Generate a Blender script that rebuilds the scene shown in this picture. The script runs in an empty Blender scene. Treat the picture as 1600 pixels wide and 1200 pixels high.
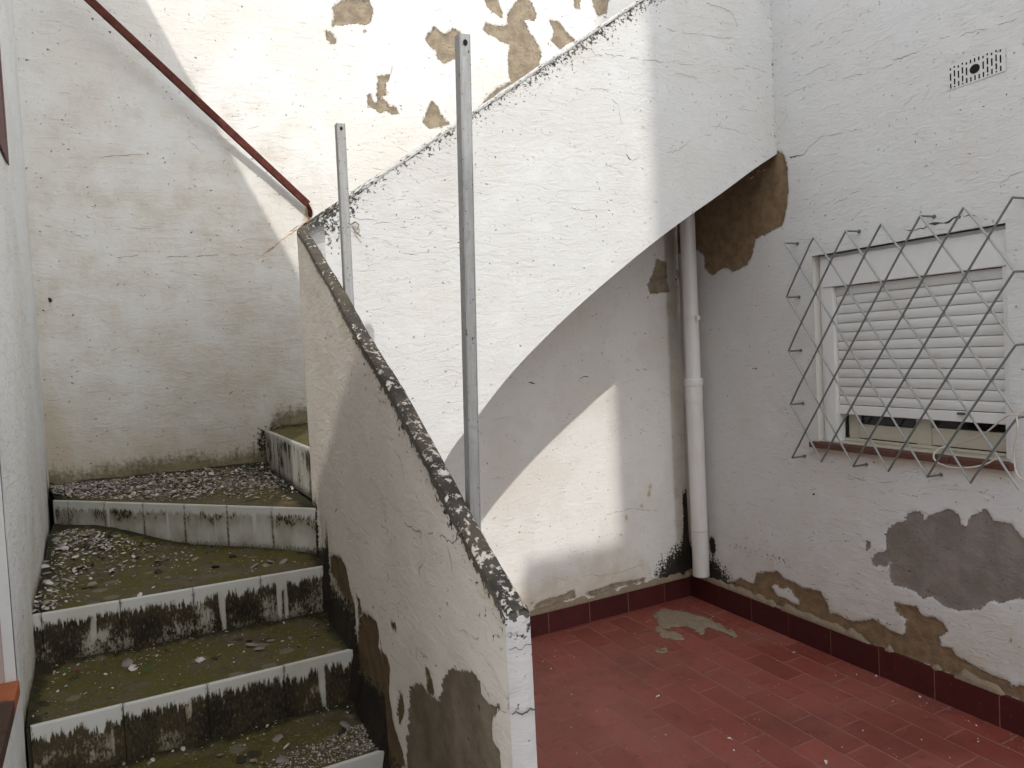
import bpy, bmesh, math, random
import numpy as np
from mathutils import Vector, Matrix

random.seed(7)
rng = np.random.default_rng(7)
S = bpy.context.scene
COL = S.collection

# ------------------------------------------------------------------ camera
F = 1200.0                                   # focal length in photo pixels (1600 wide)
ROLL = math.atan(.05)
PITCH = math.atan(51.5 * math.cos(ROLL) / F)
FW_ = np.array([0, math.cos(PITCH), -math.sin(PITCH)])
U0 = np.array([0, math.sin(PITCH), math.cos(PITCH)])
RIGHT = math.cos(ROLL) * np.array([1., 0, 0]) - math.sin(ROLL) * U0
UP = math.sin(ROLL) * np.array([1., 0, 0]) + math.cos(ROLL) * U0
CAMH = 1.6620365
EYE = np.array([0, 0, CAMH])
cam = bpy.data.cameras.new('camera')
cam.sensor_width = 36; cam.lens = 36 * F / 1600; cam.clip_end = 500; cam.clip_start = .02
co = bpy.data.objects.new('camera', cam); COL.objects.link(co)
co.matrix_world = Matrix([[RIGHT[i], UP[i], -FW_[i], EYE[i]] for i in range(3)] + [[0, 0, 0, 1]])
S.camera = co

# ------------------------------------------------------------------ light
SUN_EL = math.radians(37.0)
SUN_H = np.array([.110, -.994])               # horizontal direction towards the sun
w = bpy.data.worlds.new("World"); S.world = w; w.use_nodes = True
nt = w.node_tree; bg = nt.nodes['Background']
sky = nt.nodes.new('ShaderNodeTexSky'); sky.sky_type = 'NISHITA'; sky.sun_disc = False
sky.sun_elevation = SUN_EL; sky.sun_rotation = math.atan2(SUN_H[0], SUN_H[1])
sky.air_density = 1.0; sky.dust_density = 1.0; sky.ozone_density = 1.0
hs = nt.nodes.new('ShaderNodeHueSaturation'); hs.inputs['Saturation'].default_value = .16
nt.links.new(sky.outputs[0], hs.inputs['Color']); nt.links.new(hs.outputs[0], bg.inputs['Color'])
bg.inputs['Strength'].default_value = .15
sl = bpy.data.lights.new('sun', 'SUN'); sl.energy = .9; sl.angle = math.radians(.55); sl.color = (1, .955, .89)
so = bpy.data.objects.new('sun', sl); COL.objects.link(so)
sd = Vector((-SUN_H[0] * math.cos(SUN_EL), -SUN_H[1] * math.cos(SUN_EL), -math.sin(SUN_EL)))
so.rotation_euler = sd.to_track_quat('-Z', 'Y').to_euler(); so.location = (0, -4, 12)
S.view_settings.view_transform = 'Standard'; S.view_settings.look = 'None'
S.view_settings.gamma = 1; S.view_settings.use_curve_mapping = False
S.view_settings.exposure = 1.34

# ------------------------------------------------------------------ survey helpers: sight lines met with real planes
def ray(x, y): return FW_ + RIGHT * (x - 800) / F - UP * (y - 600) / F
def on_level(x, y, z):
    d = ray(x, y); return EYE + d * (z - CAMH) / d[2]
class Wall:
    """vertical plane: a runs along it, z up, out = unit normal towards the viewer"""
    def __init__(s, P, d):
        s.P = np.array([P[0], P[1], 0.]); d = np.array([d[0], d[1], 0.]); s.d = d / np.linalg.norm(d)
        n = np.array([-s.d[1], s.d[0], 0]); s.out = n if (EYE - s.P) @ n > 0 else -n
    def st(s, x, y, off=0.):
        d = ray(x, y); t = ((s.P + s.out * off - EYE) @ s.out) / (d @ s.out); q = EYE + d * t
        return ((q - s.P) @ s.d, q[2])
    def pt(s, a, z, off=0.):
        a = np.asarray(a, float); z = np.asarray(z, float); off = np.asarray(off, float)
        return s.P + a[..., None] * s.d + off[..., None] * s.out + z[..., None] * np.array([0, 0, 1.])
    def poly(s, pts): return np.array([s.st(*p) for p in pts])

C0 = on_level(1080, 929, 0)                                     # far corner of the yard
vr = ray(250, 576); RW = Wall(C0, -vr)                          # window wall, towards the viewer
BW = Wall(C0, on_level(828, 996, 0) - C0)                       # rear wall, towards the left
fp = RW.P + RW.d * RW.st(1213, 240)[0]
FW = Wall(fp, BW.d)                                             # face of the upper flight
LP = Wall((-.694, 2.653), (.4131, -.9107))                      # stair side of the low parapet
LPX = -LP.out                                                   # through the parapet towards the yard
LW = Wall((-1.983, 3.241), (.775, -1.435))                      # left wall

# ------------------------------------------------------------------ noise
def _hash(ix, iy, seed):
    h = (ix.astype(np.int64) * 374761393 + iy.astype(np.int64) * 668265263 + seed * 974634777) & 0x7fffffff
    h = ((h ^ (h >> 13)) * 1274126177) & 0x7fffffff
    return ((h ^ (h >> 16)) & 0xffff) / 65535.
def vnoise(x, y, seed=0):
    ix = np.floor(x); iy = np.floor(y); fx = x - ix; fy = y - iy
    fx = fx * fx * (3 - 2 * fx); fy = fy * fy * (3 - 2 * fy)
    a = _hash(ix, iy, seed); b = _hash(ix + 1, iy, seed); c = _hash(ix, iy + 1, seed); d = _hash(ix + 1, iy + 1, seed)
    return (a * (1 - fx) + b * fx) * (1 - fy) + (c * (1 - fx) + d * fx) * fy
def fbm(x, y, seed=0, o=4):
    r = 0; am = .5
    for k in range(o):
        r = r + am * vnoise(x * 2 ** k + 17.3 * k, y * 2 ** k - 9.1 * k, seed + k); am *= .5
    return r / (1 - .5 ** o)

def sdf(poly, A, Z, pad=.12):
    """signed distance to a closed polygon (negative inside), capped at pad"""
    poly = np.asarray(poly); out = np.full(A.shape, pad)
    m = (A > poly[:, 0].min() - pad) & (A < poly[:, 0].max() + pad) & (Z > poly[:, 1].min() - pad) & (Z < poly[:, 1].max() + pad)
    if not m.any(): return out
    x = A[m]; y = Z[m]; d = np.full(x.shape, 1e9); ins = np.zeros(x.shape, bool)
    n = len(poly)
    for i in range(n):
        x0, y0 = poly[i]; x1, y1 = poly[(i + 1) % n]
        ex, ey = x1 - x0, y1 - y0; L = ex * ex + ey * ey + 1e-12
        t = np.clip(((x - x0) * ex + (y - y0) * ey) / L, 0, 1)
        d = np.minimum(d, np.hypot(x - x0 - t * ex, y - y0 - t * ey))
        c = (y0 > y) != (y1 > y)
        xi = x0 + (y - y0) * ex / (ey if abs(ey) > 1e-12 else 1e-12)
        ins ^= c & (x < xi)
    out[m] = np.minimum(np.where(ins, -d, d), pad)
    return out
def line_d(pts, A, Z):
    d = np.full(A.shape, 9.)
    for (x0, y0), (x1, y1) in zip(pts[:-1], pts[1:]):
        ex, ey = x1 - x0, y1 - y0; L = ex * ex + ey * ey + 1e-12
        t = np.clip(((A - x0) * ex + (Z - y0) * ey) / L, 0, 1)
        d = np.minimum(d, np.hypot(A - x0 - t * ex, Z - y0 - t * ey))
    return d
def sstep(e0, e1, x):
    t = np.clip((x - e0) / (e1 - e0), 0, 1); return t * t * (3 - 2 * t)

# ------------------------------------------------------------------ node helpers
class NT:
    def __init__(s, name):
        s.m = bpy.data.materials.new(name); s.m.use_nodes = True; s.t = s.m.node_tree; s.b = s.t.nodes['Principled BSDF']
    def n(s, kind, **kw):
        q = s.t.nodes.new(kind)
        for k, v in kw.items(): setattr(q, k, v)
        return q
    def lk(s, a, b): s.t.links.new(a, b)
    def val(s, sock, v):
        if isinstance(v, bpy.types.NodeSocket): s.lk(v, sock)
        else: sock.default_value = v
    def math(s, op, a, b=0., c=0., clamp=False):
        q = s.n('ShaderNodeMath', operation=op, use_clamp=clamp)
        for i, v in enumerate((a, b, c)): s.val(q.inputs[i], v)
        return q.outputs[0]
    def ss(s, x, e0, e1, t0=0., t1=1.):
        q = s.n('ShaderNodeMapRange', interpolation_type='SMOOTHSTEP')
        for i, v in enumerate((x, e0, e1, t0, t1)): s.val(q.inputs[i], v)
        return q.outputs[0]
    def uv(s): return s.n('ShaderNodeUVMap', uv_map='UVMap').outputs[0]
    def obj(s): return s.n('ShaderNodeTexCoord').outputs['Object']
    def pos(s): return s.n('ShaderNodeNewGeometry').outputs['Position']
    def noise(s, vec, scale, sx=(1, 1, 1), rot=0., detail=4., rough=.55, loc=(0, 0, 0), dist=0.):
        mp = s.n('ShaderNodeMapping'); s.lk(vec, mp.inputs[0]); mp.inputs['Scale'].default_value = sx
        mp.inputs['Rotation'].default_value = (0, 0, rot); mp.inputs['Location'].default_value = loc
        q = s.n('ShaderNodeTexNoise'); s.lk(mp.outputs[0], q.inputs['Vector'])
        q.inputs['Scale'].default_value = scale; q.inputs['Detail'].default_value = detail
        q.inputs['Roughness'].default_value = rough; q.inputs['Distortion'].default_value = dist
        return q.outputs[0]
    def attr(s, name): return s.n('ShaderNodeAttribute', attribute_name=name).outputs['Fac']
    def mix(s, f, a, b, blend='MIX'):
        q = s.n('ShaderNodeMix', data_type='RGBA', blend_type=blend)
        s.val(q.inputs[0], f)
        for i, v in ((6, a), (7, b)):
            s.val(q.inputs[i], v if isinstance(v, bpy.types.NodeSocket) else (v[0], v[1], v[2], 1))
        return q.outputs[2]
    def bump(s, h, dist, strength=1., nrm=None):
        q = s.n('ShaderNodeBump'); s.lk(h, q.inputs['Height']); q.inputs['Distance'].default_value = dist
        q.inputs['Strength'].default_value = strength
        if nrm is not None: s.lk(nrm, q.inputs['Normal'])
        return q.outputs[0]
    def out(s, col, rough=.8, nrm=None, metal=0., spec=.3):
        s.val(s.b.inputs['Base Color'], col if isinstance(col, bpy.types.NodeSocket) else (*col, 1))
        s.val(s.b.inputs['Roughness'], rough); s.val(s.b.inputs['Metallic'], metal)
        s.b.inputs['Specular IOR Level'].default_value = spec
        if nrm is not None: s.lk(nrm, s.b.inputs['Normal'])
        return s.m

def plaster_mat(name, white=(.78, .772, .745), warm=(.70, .655, .58), clay=(.30, .243, .175), warm_amt=.5, tilt=.15, stroke_d=.0025, cemc=((.19, .163, .142), (.275, .245, .22))):
    """whitewashed trowelled plaster; attributes peel / cement / mold / olive / rust / lichen / warm steer the wear, warm also a painted shade tone"""
    k = NT(name); uv = k.uv(); A = k.math
    fine = k.noise(uv, 62, detail=5, rough=.7)
    fine2 = k.noise(uv, 17, detail=4, rough=.6, loc=(3, 1, 0))
    big = k.noise(uv, 1.7, detail=3, rough=.6)
    mid = k.noise(uv, 6.5, detail=5, rough=.65, loc=(7, 2, 0))
    strokes = k.noise(uv, 1.0, sx=(15, 38, 1), rot=tilt, detail=6, rough=.68, dist=.9)
    drip = k.noise(uv, 1.0, sx=(36, 5, 1), detail=4, rough=.65)
    c0 = lambda n: A('SUBTRACT', n, .5)
    rag = A('ADD', A('MULTIPLY', c0(fine), .040), A('MULTIPLY', c0(fine2), .034))
    col = k.mix(A('MULTIPLY', k.ss(big, .42, .70), warm_amt), white, warm)
    col = k.mix(A('MULTIPLY', k.ss(mid, .52, .72), .30 * warm_amt + .05), col, (warm[0] * .93, warm[1] * .9, warm[2] * .86))
    col = k.mix(A('MULTIPLY', k.ss(mid, .46, .30), .22), col, (.72, .725, .73))
    # dirt in the trowel marks and short dark nicks
    col = k.mix(A('MULTIPLY', k.ss(strokes, .36, .22), .22), col, (.40, .36, .31))
    nmask = A('MULTIPLY', k.ss(strokes, .73, .775), k.ss(mid, .54, .66))
    col = k.mix(A('MULTIPLY', nmask, .6), col, (.26, .22, .18))
    speck = A('MULTIPLY', k.ss(fine, .70, .75), k.ss(mid, .52, .66))
    col = k.mix(A('MULTIPLY', speck, .30), col, (.22, .19, .155))
    streak = A('MULTIPLY', k.ss(drip, .55, .74), k.ss(big, .46, .62))
    col = k.mix(A('MULTIPLY', streak, .22), col, (.50, .455, .39))
    repaint = k.ss(A('ADD', big, A('ADD', A('MULTIPLY', c0(mid), .22), A('MULTIPLY', c0(fine2), .05))), .497, .507)
    col = k.mix(A('MULTIPLY', repaint, .10), col, (.60, .565, .52))
    warmA = k.attr('warm')
    col = k.mix(A('MULTIPLY', k.ss(A('ADD', warmA, A('MULTIPLY', c0(mid), .9)), .15, 1.0), .75), col, (.50, .42, .29))
    # peeled plaster with loose flecks round each patch
    peel = k.attr('peel'); sdv = A('ADD', peel, rag)
    near = k.ss(peel, .075, .0)
    fleck = A('MULTIPLY', k.ss(A('ADD', fine2, A('MULTIPLY', c0(fine), .5)), .67, .70), near)
    pm = A('MAXIMUM', k.ss(sdv, .0012, -.0012), fleck)
    halo = k.ss(A('ADD', A('SUBTRACT', peel, .009), A('ADD', A('MULTIPLY', c0(fine), .05), A('MULTIPLY', c0(fine2), .055))), .002, -.002)
    col = k.mix(A('MULTIPLY', halo, .55), col, (.50, .455, .395))
    ccol = k.mix(k.ss(fine2, .3, .7), tuple(c * .74 for c in clay), tuple(min(1, c * 1.2) for c in clay))
    ccol = k.mix(A('MULTIPLY', k.ss(fine, .62, .72), .55), ccol, tuple(min(1, c * 1.7) for c in clay))
    ccol = k.mix(A('MULTIPLY', k.ss(fine, .36, .28), .5), ccol, tuple(c * .5 for c in clay))
    col = k.mix(pm, col, ccol)
    rim_shadow = A('MULTIPLY', k.ss(sdv, .008, .0015), k.ss(sdv, -.0035, .0008))
    col = k.mix(A('MULTIPLY', A('MULTIPLY', rim_shadow, k.ss(mid, .4, .55)), .55), col, (.16, .13, .10))  # edge shadow of the broken plaster, painted as a dark line
    cea = k.attr('cement'); sdc = A('ADD', cea, rag)
    cm = A('MAXIMUM', k.ss(sdc, .0012, -.0012), A('MULTIPLY', k.ss(fine2, .70, .73), k.ss(cea, .07, .0)))
    cem = k.mix(k.ss(mid, .32, .68), *cemc)
    cem = k.mix(A('MULTIPLY', k.ss(fine2, .58, .75), .4), cem, (.27, .235, .19))
    cem = k.mix(A('MULTIPLY', k.ss(fine, .38, .28), .5), cem, (.07, .06, .05))
    col = k.mix(cm, col, cem)
    # rust, olive algae, black mould, lichen
    rs = k.ss(A('ADD', k.attr('rust'), A('ADD', A('MULTIPLY', c0(fine2), .9), A('MULTIPLY', c0(fine), .8))), .3, .85)
    col = k.mix(A('MULTIPLY', rs, .75), col, (.42, .25, .10))
    ol = k.ss(A('ADD', k.attr('olive'), A('ADD', A('MULTIPLY', c0(drip), .75), A('MULTIPLY', c0(fine), .9))), .28, .80)
    col = k.mix(A('MULTIPLY', ol, .85), col, k.mix(k.ss(fine2, .35, .65), (.105, .088, .036), (.24, .20, .10)))
    mo = k.ss(A('ADD', k.attr('mold'), A('ADD', A('MULTIPLY', c0(drip), .6), A('MULTIPLY', c0(fine), 1.7))), .40, .64)
    col = k.mix(A('MULTIPLY', mo, .985), col, k.mix(fine2, (.005, .0045, .004), (.040, .031, .022)))
    lich = k.ss(A('ADD', k.attr('lichen'), A('ADD', A('MULTIPLY', c0(fine), 2.9), A('MULTIPLY', c0(fine2), .9))), .42, .58)
    col = k.mix(A('MULTIPLY', lich, .95), col, k.mix(k.ss(mid, .42, .62), (.017, .0145, .013), (.075, .062, .044)))
    # relief
    h = A('ADD', A('MULTIPLY', k.ss(strokes, .25, .75), k.ss(mid, .3, .62, .45, 1.)), A('MULTIPLY', fine, .22))
    nr = k.bump(h, stroke_d, .9)
    body = A('ADD', A('MULTIPLY', A('ADD', pm, cm, clamp=True), A('SUBTRACT', A('MULTIPLY', fine, .5), 1.2)), A('MULTIPLY', A('ADD', lich, A('MULTIPLY', mo, .6)), .25))
    nr = k.bump(body, .0095, .95, nr)
    return k.out(col, .88, nr, spec=.2)

def flat_mat(name, col, rough=.6, metal=0., spec=.4, var=.15, scale=18., bumpd=.0):
    k = NT(name); o = k.obj(); nz = k.noise(o, scale, detail=5, rough=.65)
    c = k.mix(nz, tuple(x * (1 - var) for x in col), tuple(min(1, x * (1 + var)) for x in col))
    nr = k.bump(nz, bumpd, .7) if bumpd else None
    return k.out(c, rough, nr, metal, spec)

# ------------------------------------------------------------------ object helpers
def link(o, parent=None):
    COL.objects.link(o)
    if parent is not None: o.parent = parent
    return o
def tag(o, label, cat=None, group=None, kind=None):
    if label: o['label'] = label
    if cat: o['category'] = cat
    if group: o['group'] = group
    if kind: o['kind'] = kind
    return o
def mesh_np(name, V, Fq, mat, parent=None, smooth=True, attrs=None, uv=None, mats=None, midx=None):
    me = bpy.data.meshes.new(name); V = np.asarray(V, np.float32); Fq = np.asarray(Fq, np.int32); k = Fq.shape[1]
    me.vertices.add(len(V)); me.vertices.foreach_set('co', V.ravel())
    me.loops.add(Fq.size); me.loops.foreach_set('vertex_index', Fq.ravel())
    me.polygons.add(len(Fq)); me.polygons.foreach_set('loop_start', np.arange(0, Fq.size, k, dtype=np.int32))
    if smooth: me.polygons.foreach_set('use_smooth', np.ones(len(Fq), bool))
    for mm in (mats or [mat]): me.materials.append(mm)
    if midx is not None: me.polygons.foreach_set('material_index', np.asarray(midx, np.int32))
    if uv is not None:
        l = me.uv_layers.new(name='UVMap'); l.data.foreach_set('uv', np.asarray(uv, np.float32)[Fq.ravel()].ravel())
    for nm, a in (attrs or {}).items():
        at = me.attributes.new(nm, 'FLOAT', 'POINT'); at.data.foreach_set('value', np.asarray(a, np.float32).ravel())
    me.update(calc_edges=True); me.validate()
    return link(bpy.data.objects.new(name, me), parent)
def grid_faces(nu, nv, drop=None):
    i, j = np.meshgrid(np.arange(nu - 1), np.arange(nv - 1), indexing='ij')
    f = np.stack([i * nv + j, (i + 1) * nv + j, (i + 1) * nv + j + 1, i * nv + j + 1], -1)
    return f[~drop] if drop is not None else f.reshape(-1, 4)
class MB:
    """collects simple solids and links them as one mesh object"""
    def __init__(s): s.v = []; s.f = []
    def box(s, c, ax, ay, az, hx, hy, hz):
        c = np.asarray(c, float); b = len(s.v)
        for sx, sy, sz in ((-1, -1, -1), (1, -1, -1), (1, 1, -1), (-1, 1, -1), (-1, -1, 1), (1, -1, 1), (1, 1, 1), (-1, 1, 1)):
            s.v.append(c + np.asarray(ax) * hx * sx + np.asarray(ay) * hy * sy + np.asarray(az) * hz * sz)
        for q in ((0, 3, 2, 1), (4, 5, 6, 7), (0, 1, 5, 4), (1, 2, 6, 5), (2, 3, 7, 6), (3, 0, 4, 7)): s.f.append([b + i for i in q])
        return s
    def wbox(s, W, a0, a1, z0, z1, o0, o1):
        """box on a wall: along a, up z, proud from o0 to o1"""
        return s.box(W.pt((a0 + a1) / 2, (z0 + z1) / 2, (o0 + o1) / 2), W.d, W.out, (0, 0, 1), (a1 - a0) / 2, (o1 - o0) / 2, (z1 - z0) / 2)
    def tube(s, pts, r, n=8, caps=True):
        pts = [np.asarray(p, float) for p in pts]; b = len(s.v); m = len(pts)
        rr = r if hasattr(r, '__len__') else [r] * m
        pu = None
        for i, p in enumerate(pts):
            t = pts[min(i + 1, m - 1)] - pts[max(i - 1, 0)]; t = t / (np.linalg.norm(t) + 1e-9)
            u = np.cross(t, [0, 0, 1.]) if pu is None else pu - t * (pu @ t)
            if np.linalg.norm(u) < 1e-4: u = np.cross(t, [0, 1., 0])
            u = u / np.linalg.norm(u); pu = u; v = np.cross(t, u)
            for k in range(n):
                a = 2 * math.pi * k / n; s.v.append(p + rr[i] * (math.cos(a) * u + math.sin(a) * v))
        for i in range(m - 1):
            for k in range(n):
                s.f.append([b + i * n + k, b + i * n + (k + 1) % n, b + (i + 1) * n + (k + 1) % n, b + (i + 1) * n + k])
        if caps: s.f.append([b + k for k in range(n)][::-1]); s.f.append([b + (m - 1) * n + k for k in range(n)])
        return s
    def prism(s, pts, off):
        """polygon (world points) extruded by a vector"""
        b = len(s.v); n = len(pts); off = np.asarray(off, float)
        for p in pts: s.v.append(np.asarray(p, float))
        for p in pts: s.v.append(np.asarray(p, float) + off)
        s.f.append([b + i for i in range(n)][::-1]); s.f.append([b + n + i for i in range(n)])
        for i in range(n): s.f.append([b + i, b + (i + 1) % n, b + n + (i + 1) % n, b + n + i])
        return s
    def build(s, name, mat, parent=None, bevel=0., smooth=False, origin=None):
        bm = bmesh.new(); vs = [bm.verts.new(v) for v in s.v]
        for f in s.f:
            try: bm.faces.new([vs[i] for i in f])
            except ValueError: pass
        bmesh.ops.recalc_face_normals(bm, faces=bm.faces)
        if bevel: bmesh.ops.bevel(bm, geom=list(bm.edges), offset=bevel, segments=2, profile=.6, affect='EDGES')
        me = bpy.data.meshes.new(name); bm.to_mesh(me); bm.free(); me.materials.append(mat)
        if smooth: me.polygons.foreach_set('use_smooth', np.ones(len(me.polygons), bool)); me.set_sharp_from_angle(angle=math.radians(40))
        return link(bpy.data.objects.new(name, me), parent)
def empty(name, loc=(0, 0, 0)):
    o = bpy.data.objects.new(name, None); o.location = loc; o.empty_display_size = .1; return link(o)
def adopt(o, root):
    """parent a mesh modelled in world space to an empty standing at the thing's base"""
    o.parent = root; o.matrix_parent_inverse = Matrix.Translation(-Vector(root.location)); return o

# ------------------------------------------------------------------ materials
M = {}
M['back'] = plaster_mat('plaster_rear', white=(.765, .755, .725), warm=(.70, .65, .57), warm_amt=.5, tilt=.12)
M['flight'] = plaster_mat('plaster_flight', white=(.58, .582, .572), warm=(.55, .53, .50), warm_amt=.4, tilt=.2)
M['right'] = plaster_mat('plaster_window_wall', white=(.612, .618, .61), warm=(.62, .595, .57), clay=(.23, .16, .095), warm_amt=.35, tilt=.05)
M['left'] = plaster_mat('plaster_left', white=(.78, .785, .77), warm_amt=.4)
M['low'] = plaster_mat('plaster_parapet', white=(.67, .61, .545), warm=(.57, .505, .43), clay=(.13, .085, .045), warm_amt=.6, cemc=((.115, .086, .058), (.215, .172, .125)))
M['hair'] = flat_mat('hair_crack', (.25, .215, .175), .95, var=.5, scale=40)
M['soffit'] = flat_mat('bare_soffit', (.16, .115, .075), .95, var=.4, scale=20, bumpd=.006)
M['crack'] = flat_mat('crack_dark', (.07, .055, .042), .95, var=.4)
def worn_plastic(name, base, rough, vert):
    k = NT(name); o = k.pos(); r = k.n('ShaderNodeObjectInfo').outputs['Random']
    a = k.noise(o, 1, sx=(40, 40, 3) if vert else (6, 6, 45), detail=5, rough=.65); b = k.noise(o, 60, detail=4, rough=.7); c = k.noise(o, 4, detail=3)
    col = k.mix(r, tuple(x * .93 for x in base), base)
    col = k.mix(k.math('MULTIPLY', k.ss(a, .5, .72), .35), col, tuple(x * y for x, y in zip(base, (.70, .65, .56))))
    col = k.mix(k.math('MULTIPLY', k.ss(b, .66, .72), .5), col, (.24, .20, .15))
    col = k.mix(k.math('MULTIPLY', k.ss(c, .5, .7), .18), col, (.52, .47, .37))
    return k.out(col, rough, None, spec=.35)
M['white_pvc'] = worn_plastic('white_pvc', (.70, .695, .68), .42, True)
M['shutter'] = worn_plastic('shutter_plastic', (.67, .675, .67), .48, False)
M['frame'] = flat_mat('window_frame_paint', (.70, .70, .69), .5, var=.06)
M['sash'] = flat_mat('cream_sash', (.50, .455, .37), .5, var=.1)
M['dark'] = flat_mat('dark_room', (.006, .006, .006), .9)
M['steel'] = flat_mat('galvanised_rod', (.15, .165, .16), .5, .25, var=.25, scale=60)
M['steel_lit'] = flat_mat('galvanised_rod_lit', (.31, .325, .32), .5, .2, var=.25, scale=60)  # paler copy for the falling rods: the light they catch is put into the colour
M['rustpin'] = flat_mat('rusty_pin', (.10, .07, .045), .8, var=.4, scale=90)
M['cable'] = flat_mat('white_cable', (.55, .51, .45), .5, var=.15)
M['sill'] = flat_mat('sill_clay', (.105, .042, .034), .6, var=.35, scale=22, bumpd=.002)
M['redwood'] = flat_mat('dark_red_wood', (.085, .011, .011), .55, var=.3)
def terra():
    k = NT('terracotta_tile'); p = k.pos(); n = k.noise(p, 26, detail=5, rough=.7); n2 = k.noise(p, 90, detail=3); sp = k.n('ShaderNodeSeparateXYZ'); k.lk(p, sp.inputs[0])
    col = k.mix(n, (.36, .095, .035), (.47, .15, .065))
    grime = k.ss(k.math('ADD', k.math('MULTIPLY', k.math('SUBTRACT', 1.665, sp.outputs[1]), 9.), k.math('MULTIPLY', k.math('SUBTRACT', n, .5), 1.3)), .1, .45)
    col = k.mix(k.math('MULTIPLY', grime, .93), col, k.mix(n2, (.02, .017, .014), (.075, .05, .038)))
    return k.out(col, .75, k.bump(n2, .001, .6), spec=.3)
M['terracotta'] = terra()
M['mortar'] = flat_mat('old_mortar', (.245, .19, .135), .95, var=.4, scale=55, bumpd=.006)
M['conc'] = flat_mat('yard_concrete', (.42, .405, .38), .95, var=.25, scale=5, bumpd=.004)
M['house'] = flat_mat('house_render', (.80, .79, .76), .9, var=.08, scale=2, bumpd=.003)
M['roof'] = flat_mat('clay_roof', (.32, .13, .075), .85, var=.3, scale=8, bumpd=.01)

def post_mat():
    k = NT('galvanised_post'); o = k.pos()
    a = k.noise(o, 1, sx=(160, 160, 4), detail=5, rough=.6); b = k.noise(o, 70, detail=3)
    sp = k.noise(o, 1, sx=(170, 170, 110), detail=1)
    col = k.mix(a, (.20, .197, .19), (.40, .404, .40)); col = k.mix(k.ss(b, .5, .7), col, (.27, .258, .243))
    col = k.mix(k.math('MULTIPLY', k.ss(sp, .70, .74), .85), col, (.035, .03, .025))
    return k.out(col, .48, k.bump(a, .0008, .6), .35, .5)
M['post'] = post_mat()
def rail_mat():
    k = NT('rusted_iron'); o = k.obj(); a = k.noise(o, 30, detail=6, rough=.7); b = k.noise(o, 130, detail=3)
    col = k.mix(k.ss(a, .3, .7), (.055, .012, .010), (.14, .034, .020)); col = k.mix(k.math('MULTIPLY', k.ss(b, .6, .72), .6), col, (.03, .012, .01))
    return k.out(col, .75, k.bump(b, .0012, .7), .1, .3)
M['rail'] = rail_mat()

def floor_tile_mat():
    k = NT('red_clay_floor_tile'); p = k.pos(); r = k.n('ShaderNodeObjectInfo').outputs['Random']
    n1 = k.noise(p, 2.2, detail=6, rough=.62); n2 = k.noise(p, 16, detail=5, rough=.65); n3 = k.noise(p, 85, detail=3)
    col = k.mix(r, (.190, .043, .032), (.272, .068, .050))
    col = k.mix(k.ss(n1, .40, .72), col, (.235, .078, .060))
    col = k.mix(k.math('MULTIPLY', k.ss(n2, .52, .72), .55), col, (.105, .025, .020))
    n0 = k.noise(p, .9, detail=5, rough=.6, loc=(3, 3, 0)); col = k.mix(k.math('MULTIPLY', k.ss(n0, .50, .66), .55), col, (.115, .030, .025))
    col = k.mix(k.math('MULTIPLY', k.ss(n0, .46, .34), .35), col, (.27, .105, .082))
    sp = k.noise(p, 240, detail=1); col = k.mix(k.math('MULTIPLY', k.ss(sp, .735, .76), .55), col, (.46, .40, .36))
    tile = k.m
    rough = k.ss(n1, .3, .75, .36, .72)
    nr = k.bump(k.math('ADD', n2, k.math('MULTIPLY', n3, .4)), .0012, .7)
    return k.out(col, rough, nr, spec=.3)
M['floor_tile'] = floor_tile_mat()
def skirt_mat():
    k = NT('dark_red_skirting_tile'); p = k.pos(); r = k.n('ShaderNodeObjectInfo').outputs['Random']
    n1 = k.noise(p, 12, detail=5); n2 = k.noise(p, 70, detail=3)
    col = k.mix(r, (.050, .0085, .0085), (.070, .0125, .0115)); col = k.mix(k.math('MULTIPLY', k.ss(n1, .5, .75), .5), col, (.030, .008, .008))
    col = k.mix(k.math('MULTIPLY', k.ss(n2, .66, .72), .5), col, (.2, .1, .08))
    return k.out(col, .5, k.bump(n1, .001, .5), spec=.35)
M['skirt'] = skirt_mat()
def grout_mat():
    k = NT('pale_grout'); p = k.pos(); n = k.noise(p, 35, detail=5); n2 = k.noise(p, 3, detail=3)
    col = k.mix(n, (.17, .075, .06), (.30, .165, .135)); col = k.mix(k.ss(n2, .45, .65), col, (.20, .085, .068))
    return k.out(col, .95, k.bump(n, .002, .6))
M['grout'] = grout_mat()

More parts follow.
